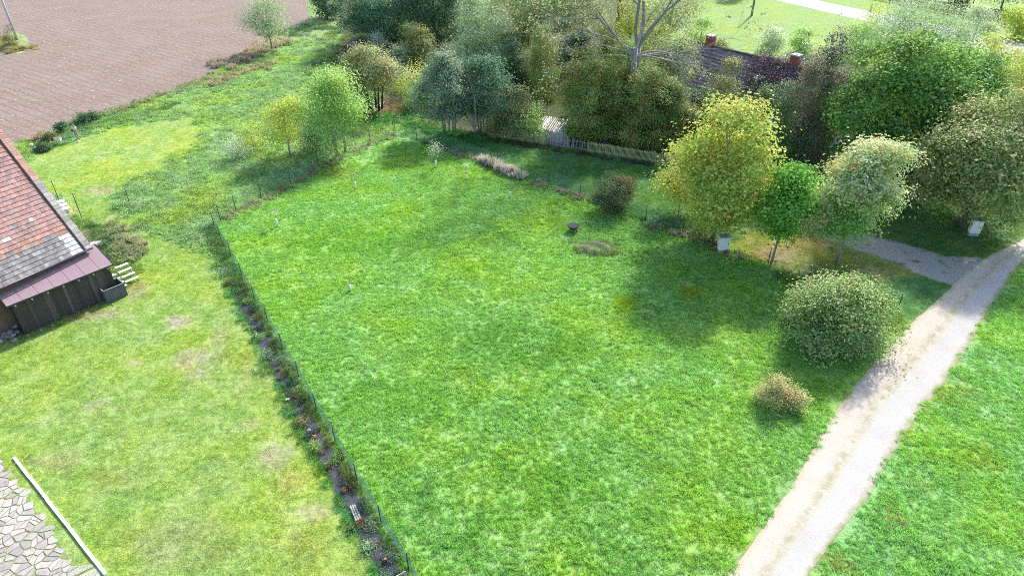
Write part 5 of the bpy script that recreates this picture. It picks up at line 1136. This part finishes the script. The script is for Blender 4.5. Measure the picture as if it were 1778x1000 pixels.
# objects behind the picket fence
X,Y=G(1050,262); m=MB(); m.box(-.55,.35,-.18,.18,.55,.6); m.box(-.5,-.45,-.1,.1,0,.55); m.box(.25,.3,-.1,.1,0,.55); o=m.build('garden_trestle',plain('pale_trestle',(.62,.62,.66),.7),None); o.location=(X,Y,0); tag(o,'pale trestle board behind the picket fence under the thujas','trestle')
X,Y=G(1048,262); m=MB(); m.tube([(0,0,.61),(0,0,.75),(0,0,.88),(0,0,.9)],[.12,.17,.18,.19],14); o=m.build('blue_tub',plain('blue_tub',(.02,.10,.5),.4,.05),None,True); o.location=(X,Y,0); tag(o,'small bright blue tub on the pale trestle behind the picket fence','tub')
# cars
def car(x,y,yaw,label,colr,group=None):
    X,Y=G(x,y); t=thing('parked_car',label,'car',(X,Y,0),yaw,group); body=plain('car_%s'%label.split()[0],colr,.25,.03); W=.86
    prof=[(-2.1,.35),(-2.12,.62),(-2.0,.80),(-1.2,.93),(-.55,1.40),(.75,1.44),(1.45,1.02),(2.0,.90),(2.1,.62),(2.08,.33)]
    import bmesh
    m=MB(); n=len(prof); 
    def yw(z): return W-(max(0,z-.85)*.42)
    L_=[(px_,-yw(z),z) for px_,z in prof]; R_=[(px_,yw(z),z) for px_,z in prof]
    m.v=L_+R_; m.f=[tuple(range(n))[::-1],tuple(range(n,2*n))]+[(i,(i+1)%n,(i+1)%n+n,i+n) for i in range(n)]; m.c=[(1,1,1)]*len(m.f); m.build('body',body,t,bev=.06)
    gl=plain('car_glass',(.02,.025,.03),.05,.03)
    for (p,q) in ((3,4),(5,6)):
        a0,a1=prof[p],prof[q]; m=MB(); f0,f1=.12,.9
        def pt(f,sd): x_=a0[0]+(a1[0]-a0[0])*f; z=a0[1]+(a1[1]-a0[1])*f; nx_=-(a1[1]-a0[1]); nz=(a1[0]-a0[0]); l=math.hypot(nx_,nz); return (x_+nx_/l*.02,sd*(yw(z)-.08),z+nz/l*.02)
        m.face([pt(f0,-1),pt(f0,1),pt(f1,1),pt(f1,-1)]); m.build('windscreen' if p==3 else 'rear_window',gl,t)
    for sd in (-1,1):
        m=MB(); P_=lambda x_,z:(x_,sd*(yw(z)+.02),z); m.face([P_(-.95,.98),P_(-.45,1.33),P_(.1,1.35),P_(.1,.98)]); m.face([P_(.16,.98),P_(.16,1.35),P_(.72,1.36),P_(1.2,1.03)]); m.build('side_window',gl,t)
        m=MB(); m.box(-2.1,-1.98,sd*.72-.13,sd*.72+.13,.62,.76); m.build('headlight',plain('headlight',(.75,.77,.8),.15,.03),t,bev=.02)
        for wx in (-1.3,1.3):
            m=MB(); m.tube([(wx,sd*.72,.32),(wx,sd*.90,.32)],.32,20); wh=m.build('wheel',plain('tyre',(.02,.02,.02),.8),t,bev=.02); m=MB(); m.tube([(wx,sd*.89,.32),(wx,sd*.915,.32)],.2,14); m.build('rim',plain('alloy',(.5,.5,.52),.3),wh)
    return t
car(1384,378,math.radians(200),'dark blue parked car mostly hidden behind the small green maple',(.015,.02,.07))
car(1222,332,math.radians(160),'black parked car hidden behind the left side of the yellow maple',(.02,.02,.025))
car(1664,4,math.radians(10),'grey silver parked car beyond the dark board fence at the top edge',(.30,.32,.38))
